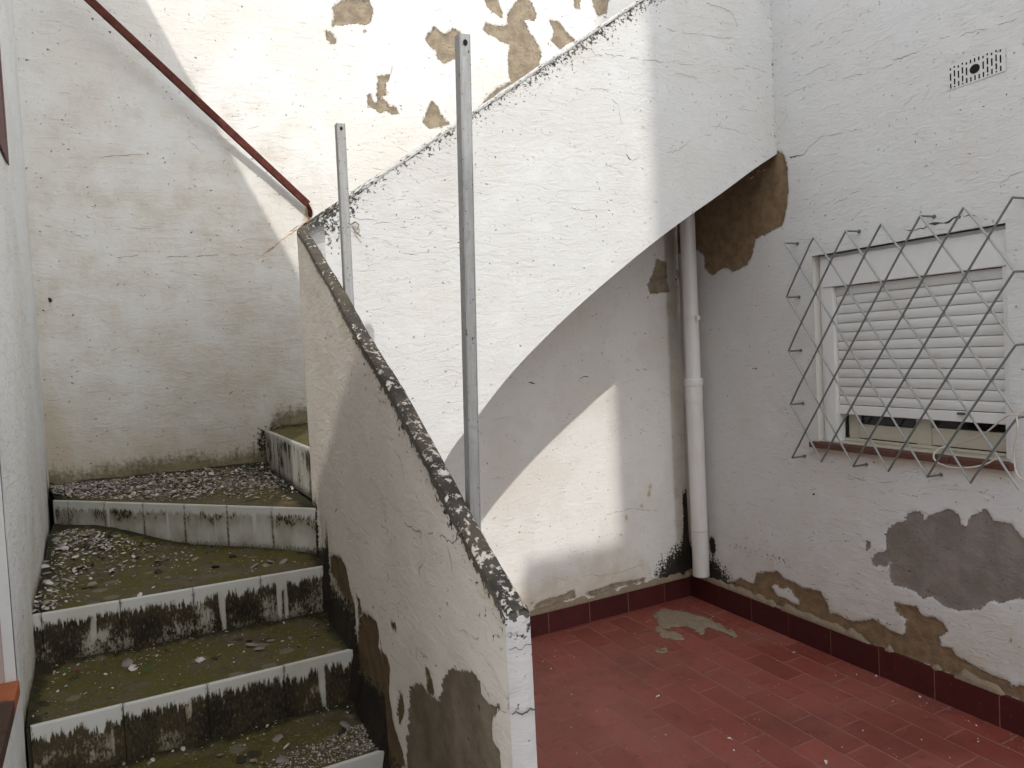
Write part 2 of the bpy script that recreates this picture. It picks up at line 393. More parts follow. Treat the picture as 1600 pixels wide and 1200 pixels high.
def riser_mat(name, base_h, amp, dens, seed=0., spread=1.2, tint=.5):
    """white glazed riser tile, u metres along the step, v 0..1 up; grime climbs from the tread in ragged drips"""
    k = NT(name); uv = k.uv(); sep = k.n('ShaderNodeSeparateXYZ'); k.lk(uv, sep.inputs[0]); v = sep.outputs[1]; A = k.math
    d1 = k.noise(uv, 1, sx=(16, .2, 1), detail=6, rough=.75, loc=(seed, 0, 0))
    blob = k.noise(uv, 1, sx=(7, .7, 1), detail=3, rough=.6, loc=(seed, 8, 0))
    mot = k.noise(uv, 1, sx=(150, 10, 1), detail=5, rough=.75, loc=(seed, 5, 0))
    c0 = lambda n: A('SUBTRACT', n, .5)
    top = A('ADD', base_h, A('ADD', A('MULTIPLY', A('ABSOLUTE', c0(d1)), -amp * 2.2), A('MULTIPLY', c0(mot), .22)))
    body = k.ss(A('SUBTRACT', top, v), -.03, .05)
    upper = k.ss(A('SUBTRACT', v, A('SUBTRACT', top, .35)), -.1, .25)           # heaviest just under the drip line
    den = A('MINIMUM', .68, A('ADD', A('ADD', dens, A('MULTIPLY', c0(blob), spread * 1.6)), A('MULTIPLY', upper, .16)))
    lane = k.noise(uv, 1, sx=(17, .15, 1), detail=2, loc=(seed, 12, 0)); den = A('SUBTRACT', den, A('MULTIPLY', k.ss(lane, .60, .66), .45))
    tex = k.ss(A('SUBTRACT', A('ADD', mot, den), 1.0), -.03, .09)
    fac = A('MULTIPLY', body, tex)
    foot = k.ss(A('ADD', v, A('MULTIPLY', c0(mot), .5)), .20, .04)
    fac = A('MAXIMUM', fac, A('MULTIPLY', foot, .92))
    glaze = k.mix(k.ss(blob, .4, .7), (.64, .635, .60), (.58, .555, .48))
    col = k.mix(A('MULTIPLY', body, A('MULTIPLY', k.ss(den, .1, .6), tint)), glaze, (.27, .225, .135))
    fr = A('MULTIPLY', A('ABSOLUTE', A('SUBTRACT', A('FRACT', A('ADD', A('DIVIDE', sep.outputs[0], .2), .5)), .5)), .2)
    jm = A('MULTIPLY', k.ss(fr, .0065, .002), k.ss(A('ADD', mot, A('MULTIPLY', v, -.15)), .30, .50))
    fac = A('MAXIMUM', fac, A('MULTIPLY', jm, .75))
    dirt = k.mix(k.ss(A('ADD', blob, A('MULTIPLY', c0(mot), .8)), .40, .66), (.075, .056, .028), (.017, .0135, .009))
    col = k.mix(fac, col, dirt)
    return k.out(col, k.ss(fac, 0., 1., .28, .92), k.bump(A('MULTIPLY', fac, mot), .003, .8), spec=.45)
RM = [riser_mat('glazed_riser_top', .86, .45, .33, seed=11., spread=.7, tint=.85), riser_mat('glazed_riser_turn', .95, .3, .42, seed=1.7, spread=.9),
      riser_mat('glazed_riser_second', .85, .75, .56, seed=4.3, spread=.95, tint=.75),
      riser_mat('glazed_riser_third', .87, .75, .72, seed=8.1, spread=1.25, tint=.9), riser_mat('glazed_riser_clean', .30, .2, .25, seed=2.2)]

def tread_mat(name, moss=.6, gravel=0.):
    k = NT(name); p = k.pos(); n1 = k.noise(p, 5.5, detail=6, rough=.65); n2 = k.noise(p, 24, detail=5, rough=.7); n3 = k.noise(p, 110, detail=4, rough=.7)
    n4 = k.noise(p, 9, detail=3, loc=(4, 4, 4)); edge = k.attr('edge')
    col = k.mix(k.ss(n2, .3, .7), (.085, .068, .040), (.185, .150, .100))
    mm = k.ss(k.math('ADD', n1, k.math('MULTIPLY', k.math('SUBTRACT', n2, .5), .5)), .60 - moss * .35, .74 - moss * .35)
    col = k.mix(mm, col, k.mix(n3, (.049, .044, .013), (.185, .158, .049)))
    # worn pale / dark spots
    sp = k.n('ShaderNodeTexVoronoi', feature='F1'); k.lk(p, sp.inputs['Vector']); sp.inputs['Scale'].default_value = 13
    spd = k.math('ADD', sp.outputs['Distance'], k.math('MULTIPLY', k.math('SUBTRACT', n3, .5), .22))
    sel = k.n('ShaderNodeSeparateColor'); k.lk(sp.outputs['Color'], sel.inputs[0])
    spot = k.math('MULTIPLY', k.ss(spd, .34, .24), k.ss(sel.outputs[0], .54, .58))
    col = k.mix(k.math('MULTIPLY', spot, .7), col, k.mix(k.ss(sel.outputs[1], .35, .45), (.03, .029, .03), (.235, .205, .155)))
    col = k.mix(k.math('MULTIPLY', k.ss(n3, .62, .72), .8), col, (.42, .385, .32))
    col = k.mix(k.math('MULTIPLY', k.ss(n4, .52, .68), .6), col, k.mix(n3, (.06, .05, .032), (.21, .17, .115)))
    col = k.mix(k.math('MULTIPLY', k.ss(n3, .36, .26), .8), col, (.022, .019, .012))
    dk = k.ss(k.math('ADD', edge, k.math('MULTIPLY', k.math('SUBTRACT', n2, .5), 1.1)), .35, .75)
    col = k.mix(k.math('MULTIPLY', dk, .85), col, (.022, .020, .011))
    return k.out(col, .93, k.bump(k.math('ADD', n3, k.math('MULTIPLY', n2, .8)), .006, 1.), spec=.2)
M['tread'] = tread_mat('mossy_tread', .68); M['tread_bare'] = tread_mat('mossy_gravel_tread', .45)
CH = [flat_mat('flake_white', (.62, .58, .54), .9, var=.15), flat_mat('flake_grey', (.27, .245, .22), .9, var=.3),
      flat_mat('flake_pink', (.40, .31, .275), .9, var=.2), flat_mat('flake_dark', (.035, .03, .022), .9, var=.3), flat_mat('flake_tan', (.30, .24, .16), .9, var=.25)]

# ------------------------------------------------------------------ ground and floor
g = MB(); g.box((0, 2, -.16), (1, 0, 0), (0, 1, 0), (0, 0, 1), 45, 45, .12)
tag(g.build('ground', M['conc']), None, kind='structure')
# yard floor slab (grout) with loose-laid running bond tiles
def yard(a, b, z=0.): return C0 + RW.d * a + BW.d * b + np.array([0, 0, z])
fl = MB(); fl.prism([yard(-.02, -.02, -.045), yard(5.2, -.02, -.045), yard(5.2, 2.6, -.045), yard(-.02, 2.6, -.045)], (0, 0, .0452))
floor = fl.build('floor', M['grout']); tag(floor, None, kind='structure')
TL_, TW_, JT = .295, .1455, .0038
tile_me = {}
def tile_mesh(a0, a1, b0, b1):
    key = (round(a1 - a0, 3), round(b1 - b0, 3))
    if key not in tile_me:
        la, lb = (a1 - a0) / 2, (b1 - b0) / 2
        bm = bmesh.new(); vs = []
        for sa, sb in ((-1, -1), (1, -1), (1, 1), (-1, 1)):
            vs.append([bm.verts.new(Vector(RW.d * (sa * (la - q)) + BW.d * (sb * (lb - q)) + np.array([0, 0, z]))) for q, z in ((0, -.008), (0, -.0022), (.0022, 0.))])
        for i in range(4):
            j = (i + 1) % 4
            for q in (0, 1): bm.faces.new([vs[i][q], vs[j][q], vs[j][q + 1], vs[i][q + 1]])
        bm.faces.new([v[2] for v in vs]); bmesh.ops.recalc_face_normals(bm, faces=bm.faces)
        me = bpy.data.meshes.new('tile'); bm.to_mesh(me); bm.free(); me.materials.append(M['floor_tile']); tile_me[key] = me
    return tile_me[key]
for r in range(15):
    off = (.067 if r % 2 == 0 else .212) - .0
    a = off - TL_
    while a < 4.6:
        a0, a1 = max(a, .012), min(a + TL_, 4.6)
        if a1 - a0 > .03:
            b0, b1 = max(r * TW_, .012), (r + 1) * TW_
            o = bpy.data.objects.new('tile', tile_mesh(a0 + JT / 2, a1 - JT / 2, b0 + JT / 2, b1 - JT / 2)); link(o, floor)
            o.location = Vector(yard((a0 + a1) / 2, (b0 + b1) / 2, .0015 + random.uniform(-.0009, .0009)))
            o.rotation_euler = (random.uniform(-.0022, .0022), random.uniform(-.0022, .0022), random.uniform(-.003, .003))
        a += TL_
# dried mortar smear and spots on the tiles
def floor_poly(pts): return [(on_level(x, y, 0)) for x, y in pts]
def smear(name, pts, mat, parent, z0=.0035, rag=.006, seed=1):
    P = np.array([on_level(x, y, 0)[:2] for x, y in pts]); lo, hi = P.min(0) - .02, P.max(0) + .02
    n = .004; X = np.arange(lo[0], hi[0], n); Y = np.arange(lo[1], hi[1], n); A, B = np.meshgrid(X, Y, indexing='ij')
    d = sdf(P, A, B, .1) + (fbm(A * 30, B * 30, seed) - .5) * rag * 8 + (fbm(A * 85, B * 85, seed + 7, 3) - .5) * .05
    keep = d < 0; Zt = z0 + np.clip(-d * .12, 0, .004) + (fbm(A * 60, B * 60, seed + 3) - .5) * .003
    V = np.stack([A, B, Zt], -1).reshape(-1, 3); dr = ~(keep[:-1, :-1] & keep[1:, :-1] & keep[1:, 1:] & keep[:-1, 1:])
    return mesh_np(name, V, grid_faces(len(X), len(Y), dr), mat, parent)
sm = smear('mortar_smear', [(1022, 956), (1040, 953), (1064, 955), (1080, 959), (1105, 965), (1130, 978), (1165, 999), (1150, 997), (1120, 986), (1105, 982), (1097, 994), (1085, 988), (1070, 980), (1052, 982), (1040, 985), (1060, 988), (1075, 1003), (1060, 1001), (1040, 999), (1028, 996), (1022, 984), (1028, 972), (1020, 964)], M['mortar'], floor)
sm['kind'] = 'stuff'
sm = smear('mortar_smear', [(1024, 1012), (1042, 1013), (1044, 1021), (1028, 1022)], M['mortar'], floor, seed=5); sm['kind'] = 'stuff'

# ------------------------------------------------------------------ plaster walls
def wall_grid(name, W, a_lines, z_lines, mat, masks, holes=(), relief=.0045, seed=1, parent=None):
    a_lines = np.asarray(a_lines); z_lines = np.asarray(z_lines)
    A, Z = np.meshgrid(a_lines, z_lines, indexing='ij')
    return surf(name, lambda a, z, o: W.pt(a, z, o), A, Z, mat, masks, holes, relief, seed, parent)
def surf(name, fn, A, Z, mat, masks, holes=(), relief=.0045, seed=1, parent=None, extra=None):
    at = {k: np.zeros(A.shape) for k in ('mold', 'olive', 'rust', 'lichen', 'warm')}
    at['peel'] = np.full(A.shape, .12); at['cement'] = np.full(A.shape, .12)
    masks(A, Z, at)
    off = relief * 2 * (fbm(A * 3.1, Z * 3.1, seed, 4) - .5) + relief * .35 * (fbm(A * 11, Z * 16, seed + 9, 3) - .5)
    off = off - .006 * sstep(.004, -.006, np.minimum(at['peel'], at['cement']))
    if extra is not None: off = off + extra
    for (a0, a1, z0, z1) in holes:                               # keep the plaster flush round openings
        m = (A > a0 - .02) & (A < a1 + .02) & (Z > z0 - .02) & (Z < z1 + .02); off[m] *= .25
    V = fn(A, Z, off).reshape(-1, 3); nu, nv = A.shape
    ca = (A[:-1, :-1] + A[1:, 1:]) / 2; cz = (Z[:-1, :-1] + Z[1:, 1:]) / 2; dr = np.zeros(ca.shape, bool)
    for (a0, a1, z0, z1) in holes: dr |= (ca > a0) & (ca < a1) & (cz > z0) & (cz < z1)
    return mesh_np(name, V, grid_faces(nu, nv, dr), mat, parent, True, at, np.stack([A, Z], -1).reshape(-1, 2))
def lines(segs, snap=()):
    out = []
    for a, b, s in segs: out += list(np.arange(a, b - 1e-6, s))
    out.append(segs[-1][1]); out = np.array(sorted(out))
    for v in snap: out[np.argmin(abs(out - v))] = v
    return out
def minpoly(W, polys, A, Z, base):
    for p in polys: base = np.minimum(base, sdf(W.poly(p), A, Z))
    return base
def cr(sx, sy, k, pts): return [(sx + x / k, sy + y / k) for x, y in pts]

BACK_PEEL = [
    cr(430, 0, 3.333, [(295, 35), (345, 0), (490, 0), (508, 50), (500, 110), (470, 130), (420, 115), (350, 130), (295, 135), (315, 90)]),
    cr(430, 0, 3.333, [(268, 165), (290, 165), (320, 215), (300, 225), (265, 200)]),
    cr(430, 0, 3.333, [(780, 205), (830, 140), (885, 185), (930, 150), (965, 170), (965, 300), (925, 305), (880, 330), (845, 300), (840, 260), (810, 245)]),
    cr(430, 0, 3.333, [(538, 392), (594, 392), (592, 425), (575, 430), (572, 490), (552, 500), (545, 522), (575, 520), (594, 555), (625, 558), (644, 590), (610, 594), (585, 572), (545, 588), (512, 558), (488, 557), (482, 498), (497, 493), (514, 538), (535, 540), (534, 490)]),
    cr(430, 0, 3.333, [(815, 530), (850, 560), (855, 590), (905, 645), (860, 660), (800, 668), (770, 630), (790, 590)]),
    cr(430, 0, 3.333, [(1095, -8), (1160, -8), (1180, 60), (1183, 95), (1130, 60), (1100, 30)]),
    [(755, 46), (760, 36), (781, 42), (793, 40), (794, 24), (803, 6), (815, -4), (826, -4), (833, 8), (838, 20), (834, 31), (817, 31), (826, 48), (838, 66), (845, 82), (843, 100), (805, 140), (795, 118), (794, 85), (797, 70), (775, 60)],
    [(857, 31), (871, 34), (888, 54), (898, 62), (876, 76), (861, 64), (866, 48)],
    [(925, -6), (952, -6), (948, 20), (935, 24), (928, 10)], [(898, -5), (907, -5), (906, 14), (898, 12)],
    [(748, 172), (762, 152), (778, 138), (802, 126), (812, 128), (790, 150), (765, 168)],
    [(1027, 405), (1041, 410), (1042, 440), (1046, 456), (1016, 458), (1012, 446), (1020, 430)], [(1058, 421), (1064, 421), (1066, 437), (1058, 434)],
    [(834, 951), (842, 941), (860, 935), (880, 930), (896, 921), (899, 932), (882, 938), (870, 948), (850, 953)],
    [(838, 958), (905, 942), (1000, 925), (1030, 912), (1031, 920), (1000, 931), (905, 949), (838, 964)],
    [(914, 928), (935, 921), (960, 912), (1010, 903), (1006, 908), (965, 917), (930, 931)]]
def back_masks(A, Z, at):
    at['peel'] = minpoly(BW, BACK_PEEL, A, Z, at['peel'])
    # stair-side foot: algae along the tread line
    foot = 1.345 - .195 * sstep(2.58, 2.70, A); d = Z - foot; on = A > 2.2
    at['olive'] = np.where(on, 1.05 * sstep(.22, -.01, d) * (.55 + .85 * fbm(A * 5, Z * 2, 3)), 0)
    at['mold'] = np.where(on, .75 * sstep(.055, -.02, d), 0)
    cx, cz = BW.st(425, 690); at['mold'] = np.maximum(at['mold'], .62 * sstep(.16, .02, np.hypot((A - cx) * .9, Z - cz)))
    at['warm'] = np.where(on, .75 * sstep(.6, .05, Z - 1.15), 0) + .55 * sstep(.14, .02, abs(A - BW.st(36, 300)[0])) * sstep(3.0, 2.2, Z)
    at['warm'] = np.maximum(at['warm'], .7 * sstep(.55, .2, Z) * sstep(0.1, .5, A) * (A < 2.2))
    at['warm'] = np.maximum(at['warm'], .55 * sstep(.13, .10, A) * (A < 2))
    at['warm'] = np.maximum(at['warm'], (.30 + .26 * fbm(A * 1.6, Z * 1.3, 14)) * sstep(2.2, 2.5, A) * sstep(3.6, 2.4, Z))  # warm tone of the shaded stair side, put into the plaster colour
    # dripping rust below the iron bar
    r = [BW.st(*p) for p in ((484, 330), (470, 350), (440, 375), (410, 398))]; dl = line_d(r, A, Z)
    at['rust'] = .34 * sstep(.03, .0, dl) + .6 * sstep(.05, .0, line_d([BW.st(*p) for p in ((481, 322), (484, 350))], A, Z))
    at['rust'] += .30 * sstep(.08, .0, line_d([BW.st(*p) for p in ((418, 400), (424, 520))], A, Z))
    for (x, y) in ((1016, 760), (1014, 772), (1002, 791), (979, 810)):
        ca, cz = BW.st(x, y); at['rust'] += .75 * sstep(.036, .0, np.hypot(A - ca, (Z - cz) * .8))
    for (x, y, r) in ((79, 470, .016), (70, 484, .010), (83, 357, .010), (205, 475, .008), (240, 572, .008), (60, 596, .010), (135, 340, .009)):
        ca, cz = BW.st(x, y); at['mold'] = np.maximum(at['mold'], .8 * sstep(r, r * .2, np.hypot(A - ca, (Z - cz) * .8)))
    # black damp in the corner behind the pipe
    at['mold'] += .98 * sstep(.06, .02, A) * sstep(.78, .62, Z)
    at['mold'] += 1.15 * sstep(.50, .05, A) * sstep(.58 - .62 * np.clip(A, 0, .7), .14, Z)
# (a = 0 is the far corner, left corner of the stair well at a ~ 3.56)
za = lines([(-.02, 4.15, .0125)])
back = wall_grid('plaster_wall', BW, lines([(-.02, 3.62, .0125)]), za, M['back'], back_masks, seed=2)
tag(back, 'sunlit white rear wall with brown peeled patches, rising behind the staircase', 'wall')
# bulk behind the plaster
b = MB(); b.wbox(BW, -.35, 3.9, -.05, 4.15, -.32, -.035); b.build('masonry', M['house'], back)

VENT = (1.890, 2.130, 2.664, 2.762); WIN = (1.119, 2.118, 1.10, 2.073)                                # window opening on the right wall
RIGHT_PEEL = [
    [(1216, 236), (1224, 240), (1229, 262), (1231, 300), (1228, 322), (1222, 352), (1200, 363), (1180, 373), (1174, 398), (1165, 415), (1148, 424), (1130, 418), (1112, 430), (1101, 420), (1099, 396), (1088, 391), (1075, 398), (1040, 390), (1040, 330), (1100, 240)],
    cr(1160, 760, 2.727, [(-70, 420), (-10, 392), (50, 420), (60, 370), (150, 365), (180, 395), (220, 410), (260, 435), (330, 450), (355, 490), (370, 540), (400, 545), (470, 580), (500, 575), (560, 565), (590, 590), (640, 620), (690, 640), (698, 565), (655, 535), (650, 495), (690, 505), (740, 515), (760, 545), (850, 575), (872, 620), (835, 640), (845, 680), (890, 690), (905, 720), (960, 750), (1050, 800), (1130, 825), (1140, 850), (1260, 850), (1260, 940), (1150, 900), (860, 785), (620, 700), (410, 635), (225, 560), (60, 480), (-70, 440)])]
RIGHT_ISLE = [cr(1160, 760, 2.727, [(118, 425), (140, 418), (170, 440), (190, 430), (215, 455), (240, 490), (238, 508), (205, 495), (185, 478), (150, 470)])]
RIGHT_CEM = [cr(1160, 760, 2.727, [(610, 190), (660, 150), (690, 152), (702, 115), (745, 106), (768, 118), (776, 155), (798, 120), (850, 100), (880, 100), (918, 120), (936, 168), (955, 188), (962, 140), (1000, 112), (1035, 98), (1070, 145), (1150, 158), (1165, 190), (1200, 232), (1290, 260), (1290, 480), (1200, 478), (1130, 485), (1100, 502), (1060, 487), (1010, 520), (930, 530), (860, 512), (810, 472), (770, 477), (740, 447), (640, 417), (625, 380), (630, 320), (606, 345), (555, 336), (550, 300), (580, 280), (612, 285)]),
             cr(1160, 760, 2.727, [(524, 232), (540, 236), (542, 262), (530, 272)])]
def right_masks(A, Z, at):
    at['peel'] = minpoly(RW, RIGHT_PEEL, A, Z, at['peel'])
    for p in RIGHT_ISLE: at['peel'] = np.maximum(at['peel'], -sdf(RW.poly(p), A, Z))
    at['cement'] = minpoly(RW, RIGHT_CEM, A, Z, at['cement'])
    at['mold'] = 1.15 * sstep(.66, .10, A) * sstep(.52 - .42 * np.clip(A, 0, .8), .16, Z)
    ca, cz = RW.st(1113, 850); at['mold'] += .95 * sstep(.05, .01, np.hypot((A - ca), (Z - cz) * .6))
    at['mold'] = np.maximum(at['mold'], .35 * sstep(.10, .0, abs(Z - .42)) * sstep(.25, .45, A) * (A < .9))
    at['warm'] = .55 * sstep(.9, .15, Z) * (.4 + fbm(A * 3, Z * 3, 8)) + .45 * sstep(.10, .0, A)
    at['warm'] = np.maximum(at['warm'], .8 * sstep(.10, 0, abs(Z - 1.08)) * (A > 1.09) * (A < 2.14))
    for (x, y) in ((1176, 576), (1180, 577), (1272, 772)): 
        ca, cz = RW.st(x, y); at['mold'] += .9 * sstep(.012, .004, np.hypot(A - ca, Z - cz))
ra = lines([(-.02, 2.75, .0125), (2.75, 3.3, .05)], snap=(WIN[0], WIN[1], VENT[0], VENT[1])); rz = lines([(-.02, 4.15, .0125)], snap=(WIN[2], WIN[3], VENT[2], VENT[3]))
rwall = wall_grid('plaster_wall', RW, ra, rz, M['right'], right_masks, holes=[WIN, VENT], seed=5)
tag(rwall, 'shaded white wall with the barred window and a grey cement patch', 'wall')
b = MB(); b.wbox(RW, -.35, WIN[0] - .001, -.05, 4.15, -.34, -.03).wbox(RW, WIN[1] + .001, 3.3, -.05, 4.15, -.34, -.03)
b.wbox(RW, WIN[0] - .001, WIN[1] + .001, -.05, WIN[2] - .001, -.34, -.03).wbox(RW, WIN[0] - .001, WIN[1] + .001, WIN[3] + .001, 4.15, -.34, -.03)
b.build('masonry', M['house'], rwall)
# reveal of the opening
rv = MB(); rv.wbox(RW, WIN[0] - .03, WIN[0] + .0, WIN[2], WIN[3], -.30, -.004).wbox(RW, WIN[1], WIN[1] + .03, WIN[2], WIN[3], -.30, -.004)
rv.wbox(RW, WIN[0] - .03, WIN[1] + .03, WIN[3] + .001, WIN[3] + .031, -.30, -.004)
rv.build('reveal', flat_mat('reveal_paint', (.62, .60, .55), .85, var=.1, scale=10, bumpd=.002), rwall)

# left wall with a recess further forward
LH = 4.32; OPEN = (1.695, 2.60, .955, 2.25); LEND = 2.80
steps_z = [1.148, .983, .818, .653, .488, .323, .158]
RIS = [((-1.893, 3.109), (-.694, 2.653)), ((-1.392, 2.145), (-.653, 2.511)), ((-1.205, 1.806), (-.50, 2.201)), ((-1.03, 1.56), (-.371, 1.936)),
       ((-.89, 1.30), (-.25, 1.67)), ((-.75, 1.04), (-.13, 1.41)), ((-.61, .78), (-.02, 1.16))]
lw_s = [((np.array(r[0]) - LW.P[:2]) @ LW.d[:2]) for r in RIS]
lp_s = [((np.array(r[1]) - LP.P[:2]) @ LP.d[:2]) for r in RIS]
def step_h(s, cuts, top=1.148):
    h = np.full(s.shape, top)
    for c, z in zip(cuts, [.983, .818, .653, .488, .323, .158, 0.]): h = np.where(s > c, z, h)
    return h
def left_masks(A, Z, at):
    d = Z - step_h(A, lw_s)
    at['olive'] = 1.0 * sstep(.10, -.03, d) + .9 * sstep(.12, .0, abs(A - lw_s[0])) * sstep(.35, .0, d)
    at['mold'] = .75 * sstep(.05, -.03, d)
    at['warm'] = .5 * sstep(.5, .05, d)
lz = lines([(-.02, 2.6, .014), (2.6, LH, .05)], snap=(OPEN[2], OPEN[3])); la = lines([(-.02, LEND, .014)], snap=(OPEN[0], OPEN[1]))
lwall = wall_grid('plaster_wall', LW, la, lz, M['left'], left_masks, holes=[OPEN], seed=8)
tag(lwall, 'high white wall along the left side of the mossy steps, in shade', 'wall')
b = MB(); T = .38
b.wbox(LW, -.3, OPEN[0] - .002, -.05, LH, -T, -.03).wbox(LW, OPEN[1] + .002, LEND, -.05, LH, -T, -.03)
b.wbox(LW, OPEN[0] - .002, OPEN[1] + .002, -.05, OPEN[2] - .04, -T, -.03).wbox(LW, OPEN[0] - .002, OPEN[1] + .002, OPEN[3] + .002, LH, -T, -.03)
b.wbox(LW, OPEN[0] - .01, OPEN[1] + .01, OPEN[2] - .2, OPEN[3] + .2, -T - .06, -T - .005)
b.build('masonry', M['house'], lwall)
b = MB(); b.wbox(LW, OPEN[0] - .02, OPEN[0], OPEN[2], OPEN[3], -T, -.0245).wbox(LW, OPEN[1], OPEN[1] + .02, OPEN[2], OPEN[3], -T, -.002)
b.build('reveal', flat_mat('pink_worn_reveal', (.50, .42, .385), .9, var=.2, scale=14, bumpd=.004), lwall)
b = MB()
for k in range(3):
    a0 = OPEN[0] + .004 + k * .295; b = MB(); b.wbox(LW, a0, min(a0 + .290, OPEN[1] - .004), OPEN[2] - .028, OPEN[2] + .006, -.26, .004)
    b.build('sill_tile', M['terracotta'], lwall, bevel=.004)
b = MB(); b.wbox(LW, OPEN[0], OPEN[1], OPEN[2] - .06, OPEN[2] - .027, -T, -.006); b.build('sill_bed', M['mortar'], lwall)
b = MB(); b.wbox(LW, OPEN[0] - .02, OPEN[0] + .002, OPEN[2], OPEN[3], -.024, -.002); b.build('reveal_edge', flat_mat('reveal_white', (.74, .745, .73), .85, var=.06, scale=20, bumpd=.002), lwall)
# low end of the left wall (continues past the tall part)
b = MB(); b.wbox(LW, LEND, 4.4, -.05, .92, -T, .002); lw2 = b.build('garden_wall', M['house'])
tag(lw2, 'low plain rendered wall continuing in front of the tall left wall', 'wall')

# dark red shutter high on the left wall
sh = empty('wall_shutter', LW.pt(.88, 2.33)); tag(sh, 'dark red wooden shutter high on the left wall at the picture edge', 'shutter')
f_ = MB(); f_.wbox(LW, .878, .93, 2.33, 3.35, .002, .006).wbox(LW, 1.60, 1.65, 2.33, 3.35, .002, .006).wbox(LW, .93, 1.60, 2.33, 2.40, .002, .006).wbox(LW, .93, 1.60, 3.28, 3.35, .002, .006)
adopt(f_.build('shutter_frame', M['redwood'], bevel=.001), sh)
for k in range(4):
    p_ = MB(); p_.wbox(LW, .932 + k * .167, .932 + k * .167 + .163, 2.402, 3.278, .002, .005); adopt(p_.build('board', M['redwood'], bevel=.0008), sh)

# ------------------------------------------------------------------ skirting tiles and their mortar bead
def skirting(W, wall, a0, a1, h, first):
    edges = [a0]; x = first
    while x < a1: edges.append(x); x += .2945
    edges.append(a1)
    for q0, q1 in zip(edges[:-1], edges[1:]):
        if q1 - q0 < .02: continue
        b = MB(); hh = h + random.uniform(-.004, .004); b.wbox(W, q0 + .0018, q1 - .0018, -.003, hh, -.004, .0135 + random.uniform(-.001, .001))
        b.build('skirting_tile', M['skirt'], wall, bevel=.0022)
    g_ = MB(); g_.wbox(W, a0 + .001, a1, -.003, h - .008, -.004, .0118); g_.build('grout', M['grout'], wall)
    # bead of old mortar: one ragged strip
    n = int((a1 - a0) / .012); aa = np.linspace(a0, a1, n); prof = [(-.004, .034), (.009, .025), (.0155, .012), (.015, -.001)]
    gap = sstep(.42, .58, fbm(aa * 5.5, aa * 0 + 3, 4)); V = []
    for i, x in enumerate(aa):
        up = .4 + 1.1 * vnoise(np.array([x * 30]), np.array([.5]), 6)[0]
        for o, z in prof: V.append(W.pt(x, h + z * up * gap[i] - (1 - gap[i]) * .006, o * (.55 + .45 * gap[i]) + .0012))
    mesh_np('mortar_bead', V, grid_faces(n, 4), M['mortar'], wall)
skirting(BW, back, .012, 1.95, .128, .235)
skirting(RW, rwall, .002, 3.3, .140, .29)

# ------------------------------------------------------------------ cracks: thin dark ribbons lying in the plaster
def crack(W, px, wid, parent, off=.0045, seed=0, fn=None):
    r = random.Random(seed); pts = [np.array(W.st(*p)) for p in px]; fine = []
    for p, q in zip(pts[:-1], pts[1:]):
        L = np.linalg.norm(q - p); n = max(1, int(L / .013))
        for k in range(n):
            u = p + (q - p) * k / n; fine.append(u + np.array([r.uniform(-1, 1), r.uniform(-1, 1)]) * .0042)
    fine.append(pts[-1]); V = []; m = len(fine); Fq = []; ph_ = r.uniform(0, 99)
    for i, u in enumerate(fine):
        t = fine[min(i + 1, m - 1)] - fine[max(i - 1, 0)]; t = t / (np.linalg.norm(t) + 1e-9); nn = np.array([-t[1], t[0]])
        wv = wid * r.uniform(.25, 1.2) * (.25 if i in (0, m - 1) else 1)
        for sgn in (1, -1):
            q = u + nn * sgn * wv / 2; V.append(W.pt(q[0], q[1], off))
        gap = wid < .0035 and vnoise(np.array([ph_ + i * .33]), np.array([.5]), seed)[0] < .40
        if i < m - 1 and not gap: Fq.append([2 * i, 2 * i + 1, 2 * i + 3, 2 * i + 2])
    if not Fq: Fq = [[0, 1, 3, 2]]
    return mesh_np('crack', V, Fq, M['crack'] if wid >= .0035 else M['hair'], parent, smooth=False)
# a crack must sit on the locally displaced plaster: look the relief up
def relief_off(seed, a, z, relief=.0045):
    A = np.array([a]); Z = np.array([z])
    return float((relief * 2 * (fbm(A * 3.1, Z * 3.1, seed, 4) - .5) + relief * .35 * (fbm(A * 11, Z * 16, seed + 9, 3) - .5))[0])
class Skin:
    def __init__(s, W, seed): s.W = W; s.seed = seed
    def st(s, x, y): return s.W.st(x, y)
    def pt(s, a, z, off): return s.W.pt(a, z, relief_off(s.seed, a, z) + .0009)
def cracks(W, seed, parent, rows):
    sk = Skin(W, seed)
    for i, (wd, px) in enumerate(rows): crack(sk, px, wd, parent, seed=seed * 100 + i)
M['rust_run'] = flat_mat('rust_run', (.40, .22, .09), .9, var=.35, scale=40)
for i_, px_ in enumerate([[(486, 334), (480, 345), (462, 360), (440, 375), (425, 388), (410, 398)], [(443, 372), (446, 380)], [(470, 352), (452, 362)]]):
    o_ = crack(Skin(BW, 2), px_, [.0046, .004, .0042][i_], back, seed=990 + i_); o_.name = 'rust_run'; o_.data.materials[0] = M['rust_run']
